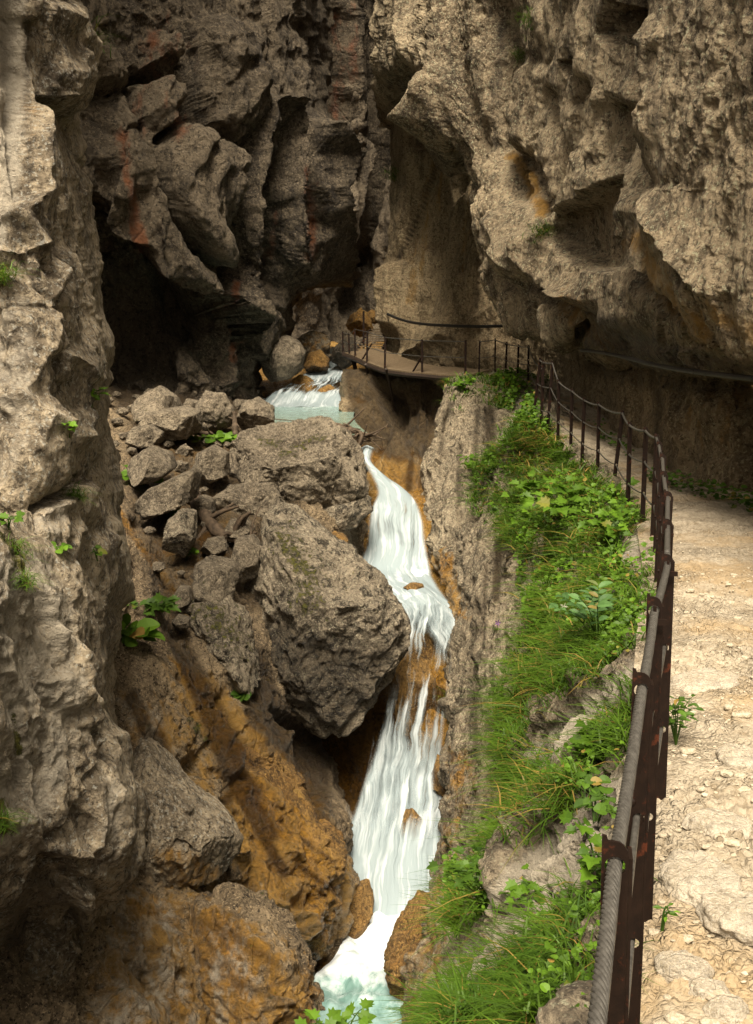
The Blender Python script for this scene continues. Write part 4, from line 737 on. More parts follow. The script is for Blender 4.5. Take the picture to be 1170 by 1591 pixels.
pool('stream', [(478, 690, 1345, 17.9, 1.3, 0), (505, 680, 1380, 17.2, 1.3, 0), (520, 668, 1410, 16.6, 1.1, 0), (535, 668, 1445, 15.9, .95, 0), (520, 650, 1480, 15.2, .8, 0), (490, 640, 1515, 14.6, .55, 0), (470, 640, 1555, 13.9, .3, 0), (455, 660, 1610, 13.1, .1, 0), (430, 690, 1760, 11.3, .05, 0)], 'foaming turquoise pool at the foot of the fall', 120, 260, 3, .16)
pool('stream', [(545, 662, 880, 25.6, 1, 0), (545, 668, 905, 24.5, .9, 0), (575, 684, 926, 23.3, .6, 0), (596, 690, 938, 22.9, .5, 0)], 'small churning pool between the two falls', 60, 80, 5, .1)
pool('stream', [(395, 560, 619, 46, 1.0, 0), (395, 560, 624, 44.2, .9, 0), (395, 560, 632, 41.3, .35, .1), (395, 550, 642, 38, .05, .25), (400, 553, 656, 34.2, .0, .55), (420, 575, 676, 30.4, .0, .7)], 'calm green pool beyond the boulders', 70, 90, 7, .04)
sheet('waterfall', [(509, 523, 538, 53, .5, .8), (506, 525, 552, 51.5, .7, 1), (502, 528, 568, 49, .8, 1), (476, 556, 577, 47.4, 1, 1), (460, 556, 590, 45.6, .35, 1), (428, 552, 606, 43.9, .25, 1), (408, 548, 624, 42.8, 1.2, 1), (404, 546, 632, 42, 1.0, .6)], M['fall'], 'small white cascade upstream below the footbridge', 80, .06, wob=.07, seed=21, front=.7)

# ------------------------------------------------------------------ boulders
B = boulder; SG = 'boulders piled on the left bank'
B('boulder', [(403, 800), (425, 778), (455, 786), (478, 806), (540, 855), (602, 905), (640, 973), (634, 1010), (600, 1062), (575, 1112), (540, 1141), (498, 1137), (450, 1112), (420, 1080), (412, 1040), (388, 990), (382, 930), (398, 870)], 19.2, 1.5, M['blotchy'], 311, 'huge blotched boulder with mossy top beside the tall fall', cuts=[((.25, -.55, .8), .62), ((-.85, -.5, .1), .66), ((.25, -.95, -.25), .66), ((.8, -.5, .1), .84), ((-.3, -.7, -.6), .8), ((.7, -.4, -.6), .82)], rough=.09, pw=3, smoothed=True, paints=[('m', [(440, 840), (475, 890), (480, 950)], 32, 0.60), ('m', [(440, 850), (470, 900)], 22, 0.50), ('df', [(395, 965), (450, 965), (560, 1005), (636, 980), (600, 1070), (540, 1150), (450, 1120), (400, 1020)], 22, .55)], fscale=.3)
B('boulder', [(355, 706), (380, 672), (430, 656), (500, 650), (543, 672), (562, 716), (571, 764), (532, 785), (482, 797), (462, 772), (420, 757), (380, 748), (356, 730)], 25.6, 1.8, M['boulder'], 322, 'wide pale boulder perched above the upper cascade', cuts=[((-.1, -.45, .9), .6), ((.2, -.9, -.35), .72), ((-.8, -.5, .3), .75), ((.8, -.3, .5), .82)], rough=.12, pw=3, smoothed=True, paints=[('m', [(440, 705), (470, 695)], 11, 0.60), ('m', [(480, 685), (500, 678)], 9, 0.60), ('m', [(405, 685), (430, 690)], 8, 0.60)], fscale=.35)
B('boulder', [(466, 800), (520, 775), (572, 768), (580, 792), (545, 822), (490, 828)], 25.2, 1.0, M['blotchy'], 333, 'dark wedge boulder under the wide pale boulder')
B('boulder', [(492, 832), (520, 826), (540, 836), (536, 858), (500, 862)], 24, .5, M['ochre'], 334, 'small brown rock beside the upper pool')
B('boulder', [(330, 762), (380, 752), (430, 750), (466, 770), (468, 806), (430, 812), (390, 806), (345, 800)], 23.6, 1.2, M['boulder'], 335, 'rough broad boulder between the wide boulder and the mossy one', rough=.2)
B('boulder', [(196, 648), (214, 618), (246, 600), (272, 618), (284, 640), (262, 655), (215, 660)], -1, 1.3, M['boulder'], 340, 'smooth pointed boulder at the top of the scree', rough=.08, cuts=[((-.3, -.6, .7), .6)])
B('boulder', [(216, 664), (232, 640), (280, 632), (310, 640), (313, 668), (290, 680), (240, 680)], -1, 1.2, M['boulder'], 341, 'flat broad slab in front of the pointed boulder', rough=.12)
B('boulder', [(300, 628), (318, 608), (348, 612), (362, 640), (358, 664), (330, 672), (310, 664)], -1, 1.0, M['boulder'], 342, 'dark faced block beside the upright stump', cuts=[((.1, -.9, -.2), .6)])
B('boulder', [(368, 650), (378, 626), (400, 617), (424, 634), (432, 656), (410, 668), (376, 668)], -1, 1.0, M['boulder'], 343, 'grey boulder bordering the calm green pool')
B('boulder', [(280, 636), (290, 618), (308, 622), (310, 638), (296, 644)], -1, .5, M['boulder'], 344, 'small pale rock behind the dark faced block')
B('boulder', [(198, 688), (204, 666), (232, 660), (252, 672), (252, 690), (226, 696)], -1, .7, M['boulder'], 345, 'low rounded rock by the foot of the buttress')
B('boulder', [(196, 742), (204, 712), (232, 694), (262, 704), (272, 728), (250, 745), (215, 752)], -1, 1.0, M['boulder'], 346, 'smooth dark grey boulder above the long tilted slab', rough=.08)
B('boulder', [(298, 740), (302, 706), (330, 692), (354, 704), (356, 738), (330, 748)], -1, .9, M['boulder'], 347, 'block tucked against the left end of the wide boulder')
B('boulder', [(212, 780), (232, 760), (270, 742), (302, 728), (313, 742), (306, 774), (260, 796), (225, 806), (213, 797)], -1, .9, M['boulder'], 348, 'long tilted slab with dark under face', rough=.1, cuts=[((-.1, -.7, .7), .6)])
B('boulder', [(256, 850), (262, 808), (280, 792), (302, 798), (304, 840), (290, 864)], -1, .8, M['blotchy'], 349, 'upright cracked block below the long tilted slab')
B('boulder', [(294, 920), (298, 882), (322, 866), (360, 872), (370, 900), (362, 930), (320, 936)], -1, .8, M['boulder'], 350, 'square grey boulder left of the mossy huge one')
B('boulder', [(358, 870), (366, 838), (392, 832), (406, 850), (402, 894), (378, 904)], -1, .7, M['boulder'], 351, 'rounded upright boulder against the huge boulder')
B('boulder', [(267, 932), (276, 912), (294, 914), (298, 934), (280, 942)], -1, .4, M['boulder'], 352, 'small round rock left of the square boulder')
B('boulder', [(308, 858), (322, 838), (346, 836), (354, 852), (332, 864)], -1, .5, M['boulder'], 353, 'dark stone wedged under the fallen roots')
B('boulder', [(346, 830), (356, 808), (384, 804), (396, 822), (372, 836)], -1, .5, M['boulder'], 354, 'flat stone at the end of the fallen roots')
B('boulder', [(266, 966), (276, 956), (296, 962), (298, 974), (278, 978)], -1, .25, M['boulder'], 355, 'small pale flat stone on the dark mossy outcrop')
B('boulder', [(300, 780), (312, 770), (332, 776), (334, 796), (310, 800)], -1, .5, M['boulder'], 358, 'angular stone at the lower end of the long slab')
# scattered smaller stones of the scree
sm = [(168, 622), (182, 612), (214, 616), (232, 612), (262, 616), (320, 620), (340, 618), (372, 628), (388, 640), (356, 612), (300, 612), (190, 640), (205, 700), (262, 690), (285, 700), (278, 725), (340, 690), (365, 700), (250, 655), (330, 720), (182, 655), (190, 676), (240, 770), (318, 815), (342, 860), (310, 890), (282, 890), (245, 880), (255, 935), (300, 945), (330, 945), (350, 690), (285, 660), (322, 684), (268, 754), (232, 824), (316, 760), (338, 780), (262, 776), (176, 690), (206, 634), (340, 905)]
for i, (x, y) in enumerate(sm):
    p = snap(dBANK, x, y); s = 5.5 + 7 * random.random() ** 1.5; a = random.random() * 6.28
    ol = [(x + s * (1 + .3 * random.random()) * math.cos(a + k * 1.05) * 1.25, y + s * (.7 + .3 * random.random()) * math.sin(a + k * 1.05)) for k in range(6)]
    B('stone', ol, p[1] - .1, s * p[1] / 1700, M['boulder'], 400 + i, 'small grey stone of the scree between the boulders', 'stone', 'small stones of the scree', sub=4, rough=.22)
# outcrops on the wet lower bank
B('outcrop', [(288, 945), (320, 934), (352, 940), (384, 975), (398, 1030), (402, 1070), (372, 1062), (340, 1030), (305, 990)], 17.2, 1.0, M['blotchy'], 361, 'dark mossy outcrop left of the huge boulder', 'outcrop', paints=[('m', [(310, 945), (350, 970), (370, 1000)], 32, 0.60)], rough=.2)
B('outcrop', [(186, 1180), (200, 1164), (226, 1178), (262, 1220), (310, 1262), (352, 1296), (378, 1336), (372, 1362), (330, 1372), (280, 1380), (240, 1352), (212, 1290), (196, 1230)], 11.7, .9, M['near'], 363, 'grey rounded outcrop tongue above the ochre rock', 'outcrop', rough=.12, cuts=[((.2, -.8, -.5), .62)], paints=[('of', [(230, 1310), (300, 1320), (370, 1370), (250, 1400)], 14, .5)])
B('outcrop', [(262, 1440), (300, 1412), (350, 1405), (410, 1420), (450, 1450), (480, 1500), (492, 1560), (485, 1640), (380, 1690), (290, 1660), (250, 1560), (246, 1490)], 10.7, .75, M['bank'], 364, 'big pale and ochre outcrop in the lower left corner', 'outcrop', rough=.13, sets=[((.6, .3, .7), .5, .14), ((.8, .1, .5), .2, .05)], paints=[('of', [(240, 1400), (330, 1400), (420, 1440), (500, 1530), (500, 1640), (240, 1640), (230, 1480)], 30, .55), ('pf', [(255, 1450), (330, 1420), (400, 1440), (400, 1600), (280, 1640)], 30, .45), ('d', [(300, 1430), (360, 1450), (430, 1500)], 14, .5), ('d', [(370, 1530), (450, 1560)], 12, .5)])
B('outcrop', [(330, 1235), (372, 1190), (430, 1230), (480, 1262), (506, 1298), (548, 1350), (552, 1378), (520, 1440), (496, 1498), (470, 1504), (430, 1452), (398, 1380), (350, 1320)], 15.3, 1.1, M['ochre'], 365, 'wet ochre outcrop falling to the foot of the waterfall', 'outcrop', rough=.11, sets=[((.72, .1, .66), .62, .26), ((.66, .2, .7), .24, .07), ((.9, 0, -.3), 1.0, .12)], cuts=[((.9, -.4, 0), .8)], paints=[('of', [(330, 1235), (372, 1190), (430, 1230), (480, 1262), (548, 1350), (520, 1440), (470, 1504), (398, 1380)], 30, .5), ('d', [(365, 1330), (430, 1430), (490, 1490)], 12, .8), ('d', [(350, 1240), (430, 1320), (540, 1400)], 8, .7), ('d', [(400, 1215), (450, 1290), (520, 1340)], 6, .6)], fscale=.3)
B('outcrop', [(300, 1100), (330, 1075), (380, 1130), (430, 1180), (478, 1240), (492, 1300), (470, 1320), (420, 1265), (370, 1210), (320, 1150)], 16.3, .8, M['ochre'], 366, 'long dark wet rib of ochre rock below the huge boulder', 'outcrop', rough=.12, sets=[((.72, .1, .66), .5, .2), ((.66, .2, .7), .2, .06)], paints=[('d', [(340, 1120), (400, 1200), (470, 1300)], 22, .5)], fscale=.25)
B('outcrop', [(498, 1500), (520, 1440), (548, 1380), (575, 1372), (582, 1410), (560, 1470), (520, 1500)], 16.2, .5, M['ochre'], 367, 'smooth orange slab dipping into the foam', 'outcrop', rough=.06, sub=5)
B('outcrop', [(596, 1500), (612, 1455), (650, 1405), (690, 1400), (706, 1450), (700, 1530), (650, 1560), (606, 1530)], 14.3, .8, M['ochre'], 368, 'ochre rock knob on the right side of the lower pool', 'outcrop', rough=.16)
# rocks in the stream
B('stream_rock', [(612, 985), (640, 955), (690, 962), (722, 1005), (730, 1050), (726, 1200), (710, 1270), (650, 1330), (585, 1320), (570, 1230), (596, 1100)], 20.9, .7, M['ochre'], 371, 'tall brown rock step behind the thin veil of water', 'rock', rough=.1, pw=3, paints=[('df', [(640, 1060), (720, 1045), (720, 1250), (640, 1260)], 14, .7), ('m', [(690, 1060), (700, 1200)], 16, 0.60)], fscale=.3)
B('stream_rock', [(625, 915), (640, 905), (658, 908), (660, 918), (642, 923)], 23.3, .25, M['ochre'], 372, 'small wet brown rock in the foam between the falls', 'rock', rough=.1)
B('stream_rock', [(572, 895), (578, 855), (594, 838), (608, 855), (616, 895), (600, 905)], 26.5, .45, M['ochre'], 373, 'ochre rock showing through the upper cascade', 'rock', rough=.1)
B('stream_rock', [(660, 1215), (672, 1180), (696, 1172), (714, 1195), (712, 1232), (685, 1242)], 19.1, .4, M['ochre'], 374, 'brown mossy rock at the right edge of the tall fall', 'rock', rough=.12, paints=[('d', [(670, 1200), (700, 1230)], 14, .6)])
B('stream_rock', [(620, 1290), (630, 1262), (648, 1258), (660, 1280), (656, 1320), (634, 1330)], 18.0, .35, M['ochre'], 375, 'rounded rock washed over in the middle of the fall', 'rock', rough=.1)
B('stream_rock', [(506, 1290), (512, 1255), (528, 1248), (540, 1270), (532, 1310), (514, 1314)], 18.6, .3, M['blotchy'], 376, 'dark wet rock at the left foot of the tall fall', 'rock', rough=.1, paints=[('d', [(510, 1270), (530, 1290)], 20, .9)])
# upstream
B('boulder', [(399, 560), (406, 528), (430, 510), (456, 518), (474, 545), (470, 572), (448, 590), (416, 596), (402, 584)], 44, 1.2, M['boulder'], 381, 'smooth light grey boulder left of the upstream cascade', rough=.1)
B('boulder', [(456, 560), (460, 524), (486, 513), (510, 522), (515, 560), (490, 572)], 47.5, 1.0, M['blotchy'], 382, 'brown mossy boulder at the head of the upstream cascade', rough=.14, paints=[('of', [(450, 510), (520, 510), (520, 580), (450, 580)], 10, .35)])
B('boulder', [(471, 570), (478, 548), (498, 543), (512, 558), (509, 576), (480, 580)], 46.2, .7, M['ochre'], 383, 'wet yellow boulder under the brown mossy one', rough=.14, paints=[('d', [(480, 575), (505, 575)], 9, .8)])
B('stream_rock', [(440, 615), (448, 592), (466, 582), (484, 586), (494, 604), (484, 618)], 44.6, .5, M['ochre'], 384, 'rock parting the upstream cascade on its left', 'rock', rough=.12)
B('stream_rock', [(478, 628), (490, 606), (512, 597), (530, 608), (536, 626), (505, 632)], 43.5, .5, M['ochre'], 385, 'low rounded rock under the white threads of the upstream cascade', 'rock', rough=.08)
B('boulder', [(533, 512), (545, 488), (562, 480), (580, 492), (584, 514), (560, 524)], 53, .9, M['ochre'], 386, 'ochre boulder behind the far end of the footbridge', rough=.14, paints=[('of', [(520, 470), (600, 470), (600, 530), (520, 530)], 9, .35)])
B('boulder', [(566, 494), (574, 480), (590, 482), (596, 496), (582, 504)], 54, .6, M['ochre'], 387, 'small ochre rock beside the far bridge steps', rough=.14)
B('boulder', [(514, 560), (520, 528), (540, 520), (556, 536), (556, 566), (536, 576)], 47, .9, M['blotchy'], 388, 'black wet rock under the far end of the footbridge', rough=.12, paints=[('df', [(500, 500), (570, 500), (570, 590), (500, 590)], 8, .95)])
B('boulder', [(590, 640), (598, 612), (596, 580), (580, 590)], 60, .3, M['far'], 389, 'x') if False else None

# driftwood
def roots(name, pts, r, mat, label, cat, n=7, spread=.35, seed=1):
    rnd = random.Random(seed); mb = MB(); sp = spline([at(*p) for p in pts], 8)
    mb.tube(sp, [r * (1 - .55 * i / len(sp)) * (1 + .2 * rnd.uniform(-1, 1)) for i in range(len(sp))], 8)
    for k in range(n):
        a = sp[rnd.randrange(len(sp))]; d = np.array([rnd.uniform(-1, 1), rnd.uniform(-.6, .4), rnd.uniform(-.7, .8)]) * spread
        q = [a, a + d * .5 + np.array([0, 0, rnd.uniform(-.1, .1)]), a + d]; s2 = spline(q, 5); mb.tube(s2, [r * .4 * (1 - .7 * i / len(s2)) for i in range(len(s2))], 5)
    base = np.array(sp).mean(0); return tag(mb.build(name, mat, None, tuple(base), True), label, cat)
roots('tree_roots', [(300, 772, 22), (318, 800, 21.4), (338, 826, 21), (362, 836, 20.8), (372, 828, 20.9)], .16, M['wood'], 'tangle of fallen dark roots lying across the scree', 'roots', 16, .7, 2)
roots('dead_branch', [(282, 664, 28.4), (305, 672, 28), (330, 674, 28)], .09, M['wood'], 'dark log lying behind the small leafy plant on the scree', 'log', 3, .5, 3)
roots('tree_stump', [(366, 678, 28.2), (365, 660, 28.3), (364, 640, 28.4)], .10, M['wood'], 'short upright broken stump by the dark faced block', 'stump', 2, .2, 4)
roots('driftwood', [(520, 662, 30.4), (545, 668, 30), (562, 676, 29.8), (556, 700, 29.6)], .10, M['wood'], 'pile of driftwood caught beside the bridge spur', 'driftwood', 22, .8, 5)
roots('dead_branch', [(388, 845, 19.9), (392, 815, 20.2), (404, 788, 20.6)], .025, M['wood'], 'thin twig standing by the rounded upright boulder', 'branch', 5, .35, 6)
roots('dead_branch', [(410, 650, 33.5), (470, 655, 33), (535, 664, 31.5)], .018, M['wood'], 'thin branch stretched across the calm green pool', 'branch', 2, .3, 7)
roots('dead_branch', [(274, 668, 28), (284, 655, 28.2)], .03, M['palewood'], 'short bleached stick leaning on the scree', 'branch', 1, .1, 8)
# ------------------------------------------------------------------ cable railing
def post_mesh(h, w=.052, t=.007, hole=.0205):
    """angle iron: front plate with a rounded shoulder, a cable hole at the top and two more holes, and a flange running back along its right edge"""
    bm = bmesh.new()
    zc = h - .052
    out = [(-w / 2, -.25), (w / 2, -.25), (w / 2, h - .03)] + [(w / 2 - .03 + .03 * math.cos(a), h - .03 + .03 * math.sin(a)) for a in (.4, .8, 1.2, 1.57)] + [(-w / 2 + .012, h), (-w / 2 + .009, h + .010), (-w / 2, h + .012)]
    holes = [(0, zc, hole, 18)] + [(w * .12, h * f, .017, 12) for f in (.62, .28)]
    edges = []
    def loop(pts):
        vs = [bm.verts.new((x, 0, z)) for x, z in pts]; return [bm.edges.new((vs[i], vs[(i + 1) % len(vs)])) for i in range(len(vs))]
    edges += loop(out)
    for x, z, r, n in holes: edges += loop([(x + r * math.cos(6.2832 * k / n), z + r * math.sin(6.2832 * k / n)) for k in range(n)])
    bmesh.ops.triangle_fill(bm, edges=edges, use_beauty=True)
    ge = bmesh.ops.extrude_face_region(bm, geom=bm.faces[:]); bmesh.ops.translate(bm, vec=(0, t, 0), verts=[v for v in ge['geom'] if isinstance(v, bmesh.types.BMVert)])
    q = bmesh.ops.create_cube(bm, size=1)['verts']
    for v in q: v.co = Vector((w / 2 + t / 2 + .0006 + v.co.x * t, .002 + w / 2 + v.co.y * w, (h - .035 - .25) / 2 + v.co.z * (h - .035 + .25)))
    for f, s in ((.62, .012), (.28, .012), (.86, .006)):                 # bolt heads
        b = bmesh.ops.create_uvsphere(bm, u_segments=8, v_segments=5, radius=s)['verts']
        for v in b: v.co = Vector((-w * .28 + v.co.x, v.co.y * .6 - .001, h * f + .05 + v.co.z))
    bmesh.ops.recalc_face_normals(bm, faces=bm.faces[:])
    me = bpy.data.meshes.new('post'); bm.to_mesh(me); bm.free(); me.materials.append(M['post']); return me
POST = post_mesh(1.14); POST_TALL = post_mesh(1.42)
def rail(posts, label, tops, radii, twist=False):
    """posts: (x, Y, base z, height mesh, lean x)"""
    root = empty('cable_railing', (posts[0][0], posts[0][1], posts[0][2]), label, 'railing'); o0 = Vector(root.location)
    P = []
    for i, (x, y, z, me, lean) in enumerate(posts):
        o = bpy.data.objects.new('post', me); COL.objects.link(o); o.parent = root
        a = posts[max(i - 1, 0)]; b = posts[min(i + 1, len(posts) - 1)]; yaw = -math.atan2(b[0] - a[0], b[1] - a[1])
        o.location = Vector((x, y, z)) - o0; o.rotation_euler = (R(random.uniform(-1, 1)), lean, yaw * .6)
        P.append((Vector((x, y, z)), 1.14 if me is POST else 1.42, lean))
    for hf, r in zip(tops, radii):
        pts = [p + Vector((math.sin(l) * h * hf, 0, h * hf if hf < .9 else h - .052)) - o0 for p, h, l in P]
        path = []
        for i in range(len(pts) - 1):
            a, b = pts[i], pts[i + 1]; L = (b - a).length; n = max(4, min(14, int(L / .09)))
            for k in range(n):
                t = k / n; q = a.lerp(b, t); q.z -= .018 * L * 4 * t * (1 - t) * (.7 + .6 * ((i * 7) % 3) / 2); q.y -= .0; path.append(q)
        path.append(pts[-1]); mb = MB()
        if twist and hf > .9:                                   # laid wire rope near the viewer: six strands round a core
            near = [q for q in path if (q + o0).y < 5.2]; rest = path[len(near) - 1:]
            fine = spline(near, 26); d = np.concatenate([[0], np.cumsum(np.linalg.norm(np.diff(fine, axis=0), axis=1))])
            m = int(d[-1] / .0042); s = np.linspace(0, d[-1], m); C = np.stack([np.interp(s, d, fine[:, k]) for k in range(3)], 1)
            T = np.gradient(C, axis=0); T /= np.linalg.norm(T, axis=1, keepdims=True); X = np.cross(T, (0, 0, 1)); X /= np.linalg.norm(X, axis=1, keepdims=True); Yv = np.cross(X, T)
            for k in range(7):
                ph = s / .115 * 2 * math.pi + k * 2 * math.pi / 7; mb.tube(C + (X * np.cos(ph)[:, None] + Yv * np.sin(ph)[:, None]) * r * .66, r * .40, 6)
            mb.tube(rest, r, 8)
        else: mb.tube(path, r, 8)
        mb.build('cable', M['cable'], root, None, True)
    # clamps where cables are bolted to the plates
    for i in range(3, min(8, len(P))):
        p, h, l = P[i]; c = p - o0 + Vector((0, -.012, h - .052)); mb = MB(); mb.bar(c + Vector((-.032, -.012, -.03)), c + Vector((.034, -.012, -.03)), .012, .02); mb.bar(c + Vector((-.012, -.02, -.045)), c + Vector((-.012, -.02, .03)), .01, .01); mb.build('clamp', M['post'], root)
    return root
zb = lambda Y: edge(Y)[2] + .03
near = [(.18, 1.0, -2.13), (.478, 2.0, -2.11), (.745, 2.95, -2.08), (.985, 3.75, -2.06), (1.31, 4.8, -2.12), (1.56, 5.8, -2.13), (1.87, 7.0, -2.15), (2.18, 8.2, -2.17), (2.52, 9.6, -2.19), (2.86, 11.0, -2.22), (3.13, 12.2, -2.25), (3.29, 13.35, -2.27), (3.31, 14.25, -2.28), (3.56, 16.3, -2.27), (3.74, 18.4, -2.28), (3.64, 19.3, -2.26), (3.63, 20.4, -2.16), (3.52, 21.2, -2.03)]
pl = [(x, y, z, POST, random.uniform(-.015, .015)) for x, y, z in near]
pl[13] = pl[13][:4] + (.09,)
pl += [(3.44, 22.0, -1.97, POST_TALL, .05), (3.38, 22.5, -1.97, POST_TALL, .02), (3.28, 23.0, -1.93, POST_TALL, .09)]
rail(pl, 'long rusty railing of iron posts and steel cables along the path edge', (.95, .62, .28), (.0148, .0105, .0095), True)
far = [at(842, 652, 23.6), at(820, 596, 33), at(804, 593, 34), at(785, 588, 34.8), at(769, 581, 35.6), at(745, 584, 35.4)]
rail([(p[0], p[1], p[2], POST, random.uniform(-.03, .03)) for p in far], 'short run of dark railing posts where the path meets the footbridge', (.95, .5), (.014, .010))

# ------------------------------------------------------------------ footbridge
outer = [(722, 585, 35.4), (690, 583, 36), (655, 580, 36.7), (625, 577, 37.3), (598, 573, 38.3), (570, 563, 40.2), (551, 554, 42), (534, 548, 43.6)]
br = empty('footbridge', tuple(at(640, 580, 37)), 'narrow curved wooden footbridge clinging to the rock above the stream', 'footbridge'); bo = Vector(br.location)
E = spline([at(*p) for p in outer], 10); Tn = np.gradient(E, axis=0); Tn /= np.linalg.norm(Tn, axis=1, keepdims=True); Nn = np.stack([-Tn[:, 1] * -1, Tn[:, 0] * -1, Tn[:, 2] * 0], 1)
Nn = np.where((Nn[:, 1:2] < 0), -Nn, Nn); Nn /= np.linalg.norm(Nn, axis=1, keepdims=True)
I = E + Nn * 1.35; I[:, 2] += .17
mb = MB()
dl = np.concatenate([[0], np.cumsum(np.linalg.norm(np.diff(E, axis=0), axis=1))]); npl = int(dl[-1] / .17)
for k in range(npl):                                           # planks across
    s = (k + .5) * .17; a = Vector([np.interp(s, dl, E[:, j]) for j in range(3)]) - bo; b = Vector([np.interp(s, dl, I[:, j]) for j in range(3)]) - bo
    mb.bar(a + Vector((0, 0, random.uniform(-.004, .004))), b, .158, .045)
mb.build('deck', M['deck'], br)
mb = MB(); mb.tube([Vector(p) - bo + Vector((0, 0, -.1)) for p in E], .085, 6); mb.build('edge_beam', M['steel'], br)
mb = MB(); mb.tube([Vector(p) - bo + Vector((0, 0, -.12)) for p in (E * .35 + I * .65)], .07, 6); mb.build('stringer', M['steel'], br)
for q in ((600, 640, 38.4, 600), (566, 615, 40.6, 568)):   # raking struts down to the spur
    a = Vector(at(q[3], 585 if q[3] > 600 else 573 if q[3] > 580 else 566, q[2] - .6)) - bo; b = Vector(at(q[0] + 14, q[1], q[2] + .9)) - bo
    mb = MB(); mb.bar(a, b, .07, .07); mb.build('strut', M['steel'], br)
mb = MB(); mb.tube(spline([Vector(at(534, 549, 43.6)) - bo, Vector(at(548, 560, 43)) - bo, Vector(at(553, 578, 42.6)) - bo], 6), .09, 6); mb.build('bracket', M['steel'], br)
rp = [(723, 583, 35.6, 1.12), (656, 580, 36.75, 1.12), (598, 573, 38.35, 1.12), (570, 563, 40.25, 1.14), (552, 554, 42, 1.06), (543, 550, 42.9, .78), (533, 547, 43.7, .8)]
tops = []
for x, y, Y, h in rp:
    a = Vector(at(x, y, Y)) - bo; mb = MB(); mb.bar(a + Vector((0, 0, -.1)), a + Vector((random.uniform(-.03, .03), 0, h)), .07, .07); mb.build('railing_post', M['post'], br); tops.append((a, h))
for x, y, Y in ((640, 580, 37), (562, 560, 40.9)):
    a = Vector(at(x, y, Y)) - bo; mb = MB(); mb.bar(a, a + Vector((.38, .2, .62)), .045, .045); mb.build('brace', M['post'], br)
for f in (.96, .5):
    mb = MB(); mb.tube([a + Vector((0, 0, h * f)) for a, h in tops], .014, 6); mb.build('handrail_cable', M['cable'], br)
# steps climbing away behind the bend
s0, s1 = Vector(at(566, 551, 43.4)), Vector(at(590, 512, 48.5)); mb = MB()
for k in range(11):
    c = s0.lerp(s1, k / 10) - bo; mb.bar(c + Vector((-.42, -.1, 0)), c + Vector((.55, .1, 0)), .30, .05)
mb.build('step', M['deck'], br)
mb = MB(); mb.bar(s0 - bo + Vector((-.45, 0, -.07)), s1 - bo + Vector((-.45, 0, -.07)), .06, .14); mb.bar(s0 - bo + Vector((.55, 0, -.07)), s1 - bo + Vector((.55, 0, -.07)), .06, .14); mb.build('step_stringer', M['steel'], br)
for q, h in ((565, 1.2), (596, 1.9)):
    a = Vector(at(q, 530 if q < 580 else 512, 45 if q < 580 else 47)) - bo; mb = MB(); mb.bar(a + Vector((0, 0, -.3)), a + Vector((0, 0, h)), .08, .08); mb.build('railing_post', M['post'], br)

# pipes fixed along the cliff
def wall_pipe(pts, r, d, label, off=.06):
    P = []
    for x, y in pts:
        p = snap(d, x, y, 6); s = (np.linalg.norm(p) - off) / np.linalg.norm(p); q = at(x, y, p[1] * s); P.append(q)
    Yq = np.array([p[1] for p in P]); Yq = np.minimum(Yq, np.minimum(np.r_[Yq[1:], Yq[-1]], np.r_[Yq[0], Yq[:-1]]) + .5)
    P = np.array([at(x, y, q) for (x, y), q in zip(pts, Yq)]); P[1:-1] = (P[:-2] + 2 * P[1:-1] + P[2:]) / 4
    root = empty('wall_pipe', tuple(P.mean(0)), label, 'pipe'); b = Vector(root.location); sp = spline(P, 8); mb = MB()
    mb.tube([Vector(p) - b for p in sp], r, 7); mb.build('pipe', M['darkpipe'], root, None, True)
    for p in P[::2]:
        v = Vector(p); n = v.normalized(); mb = MB(); mb.bar(v - b - n * .03, v - b + n * .5, .05, .05); mb.build('bracket', M['steel'], root)
    return root
wall_pipe([(602, 488), (622, 497), (640, 502), (670, 505), (700, 506), (740, 508), (780, 507), (815, 504), (850, 505), (878, 507)], .055, dLOWW, 'thin dark pipe sagging along the cliff behind the footbridge', .45)
both = dict(P=np.concatenate([dOVER['P'], dLOWW['P']]), px=np.concatenate([dOVER['px'], dLOWW['px']]), py=np.concatenate([dOVER['py'], dLOWW['py']]))
wall_pipe([(903, 544), (930, 547), (955, 551), (985, 559), (1015, 567), (1045, 573), (1080, 578), (1120, 583), (1170, 588), (1230, 596)], .035, both, 'black pipe under the overhang along the right hand path', .2)
# ------------------------------------------------------------------ vegetation
def leaf_template(kind):
    """returns verts (x across, y along, z fold) and triangles; unit length"""
    if kind == 'palm':
        o = [(0, 0), (.16, .06), (.36, .02), (.30, .20), (.52, .34), (.34, .42), (.40, .66), (.20, .62), (.12, .80), (0, 1.0)]
    elif kind == 'oval': o = [(0, 0), (.13, .12), (.22, .34), (.22, .56), (.13, .8), (0, 1.0)]
    elif kind == 'round': o = [(0, .02), (.26, -.06), (.46, .12), (.52, .42), (.40, .72), (.2, .92), (0, 1.0)]
    else: o = [(0, 0), (.09, .2), (.14, .45), (.10, .75), (0, 1.0)]
    Rv = [(x, y, abs(x) * .35 - (y - .4) ** 2 * .25) for x, y in o]; Lv = [(-x, y, z) for x, y, z in Rv[1:-1]]
    V = Rv + Lv + [(0, .5, 0)]; n = len(Rv); c = len(V) - 1; ring = list(range(n)) + list(range(len(V) - 2, n - 1, -1))
    F = [(ring[i], ring[(i + 1) % len(ring)], c) for i in range(len(ring))]
    return np.array(V), np.array(F)
def frames(d, up, roll=None):
    """orthonormal frames with y along d and z near up"""
    y = d / np.linalg.norm(d, axis=1, keepdims=True); x = np.cross(y, up); x /= np.linalg.norm(x, axis=1, keepdims=True) + 1e-9; z = np.cross(x, y)
    return np.stack([x, y, z], 2)
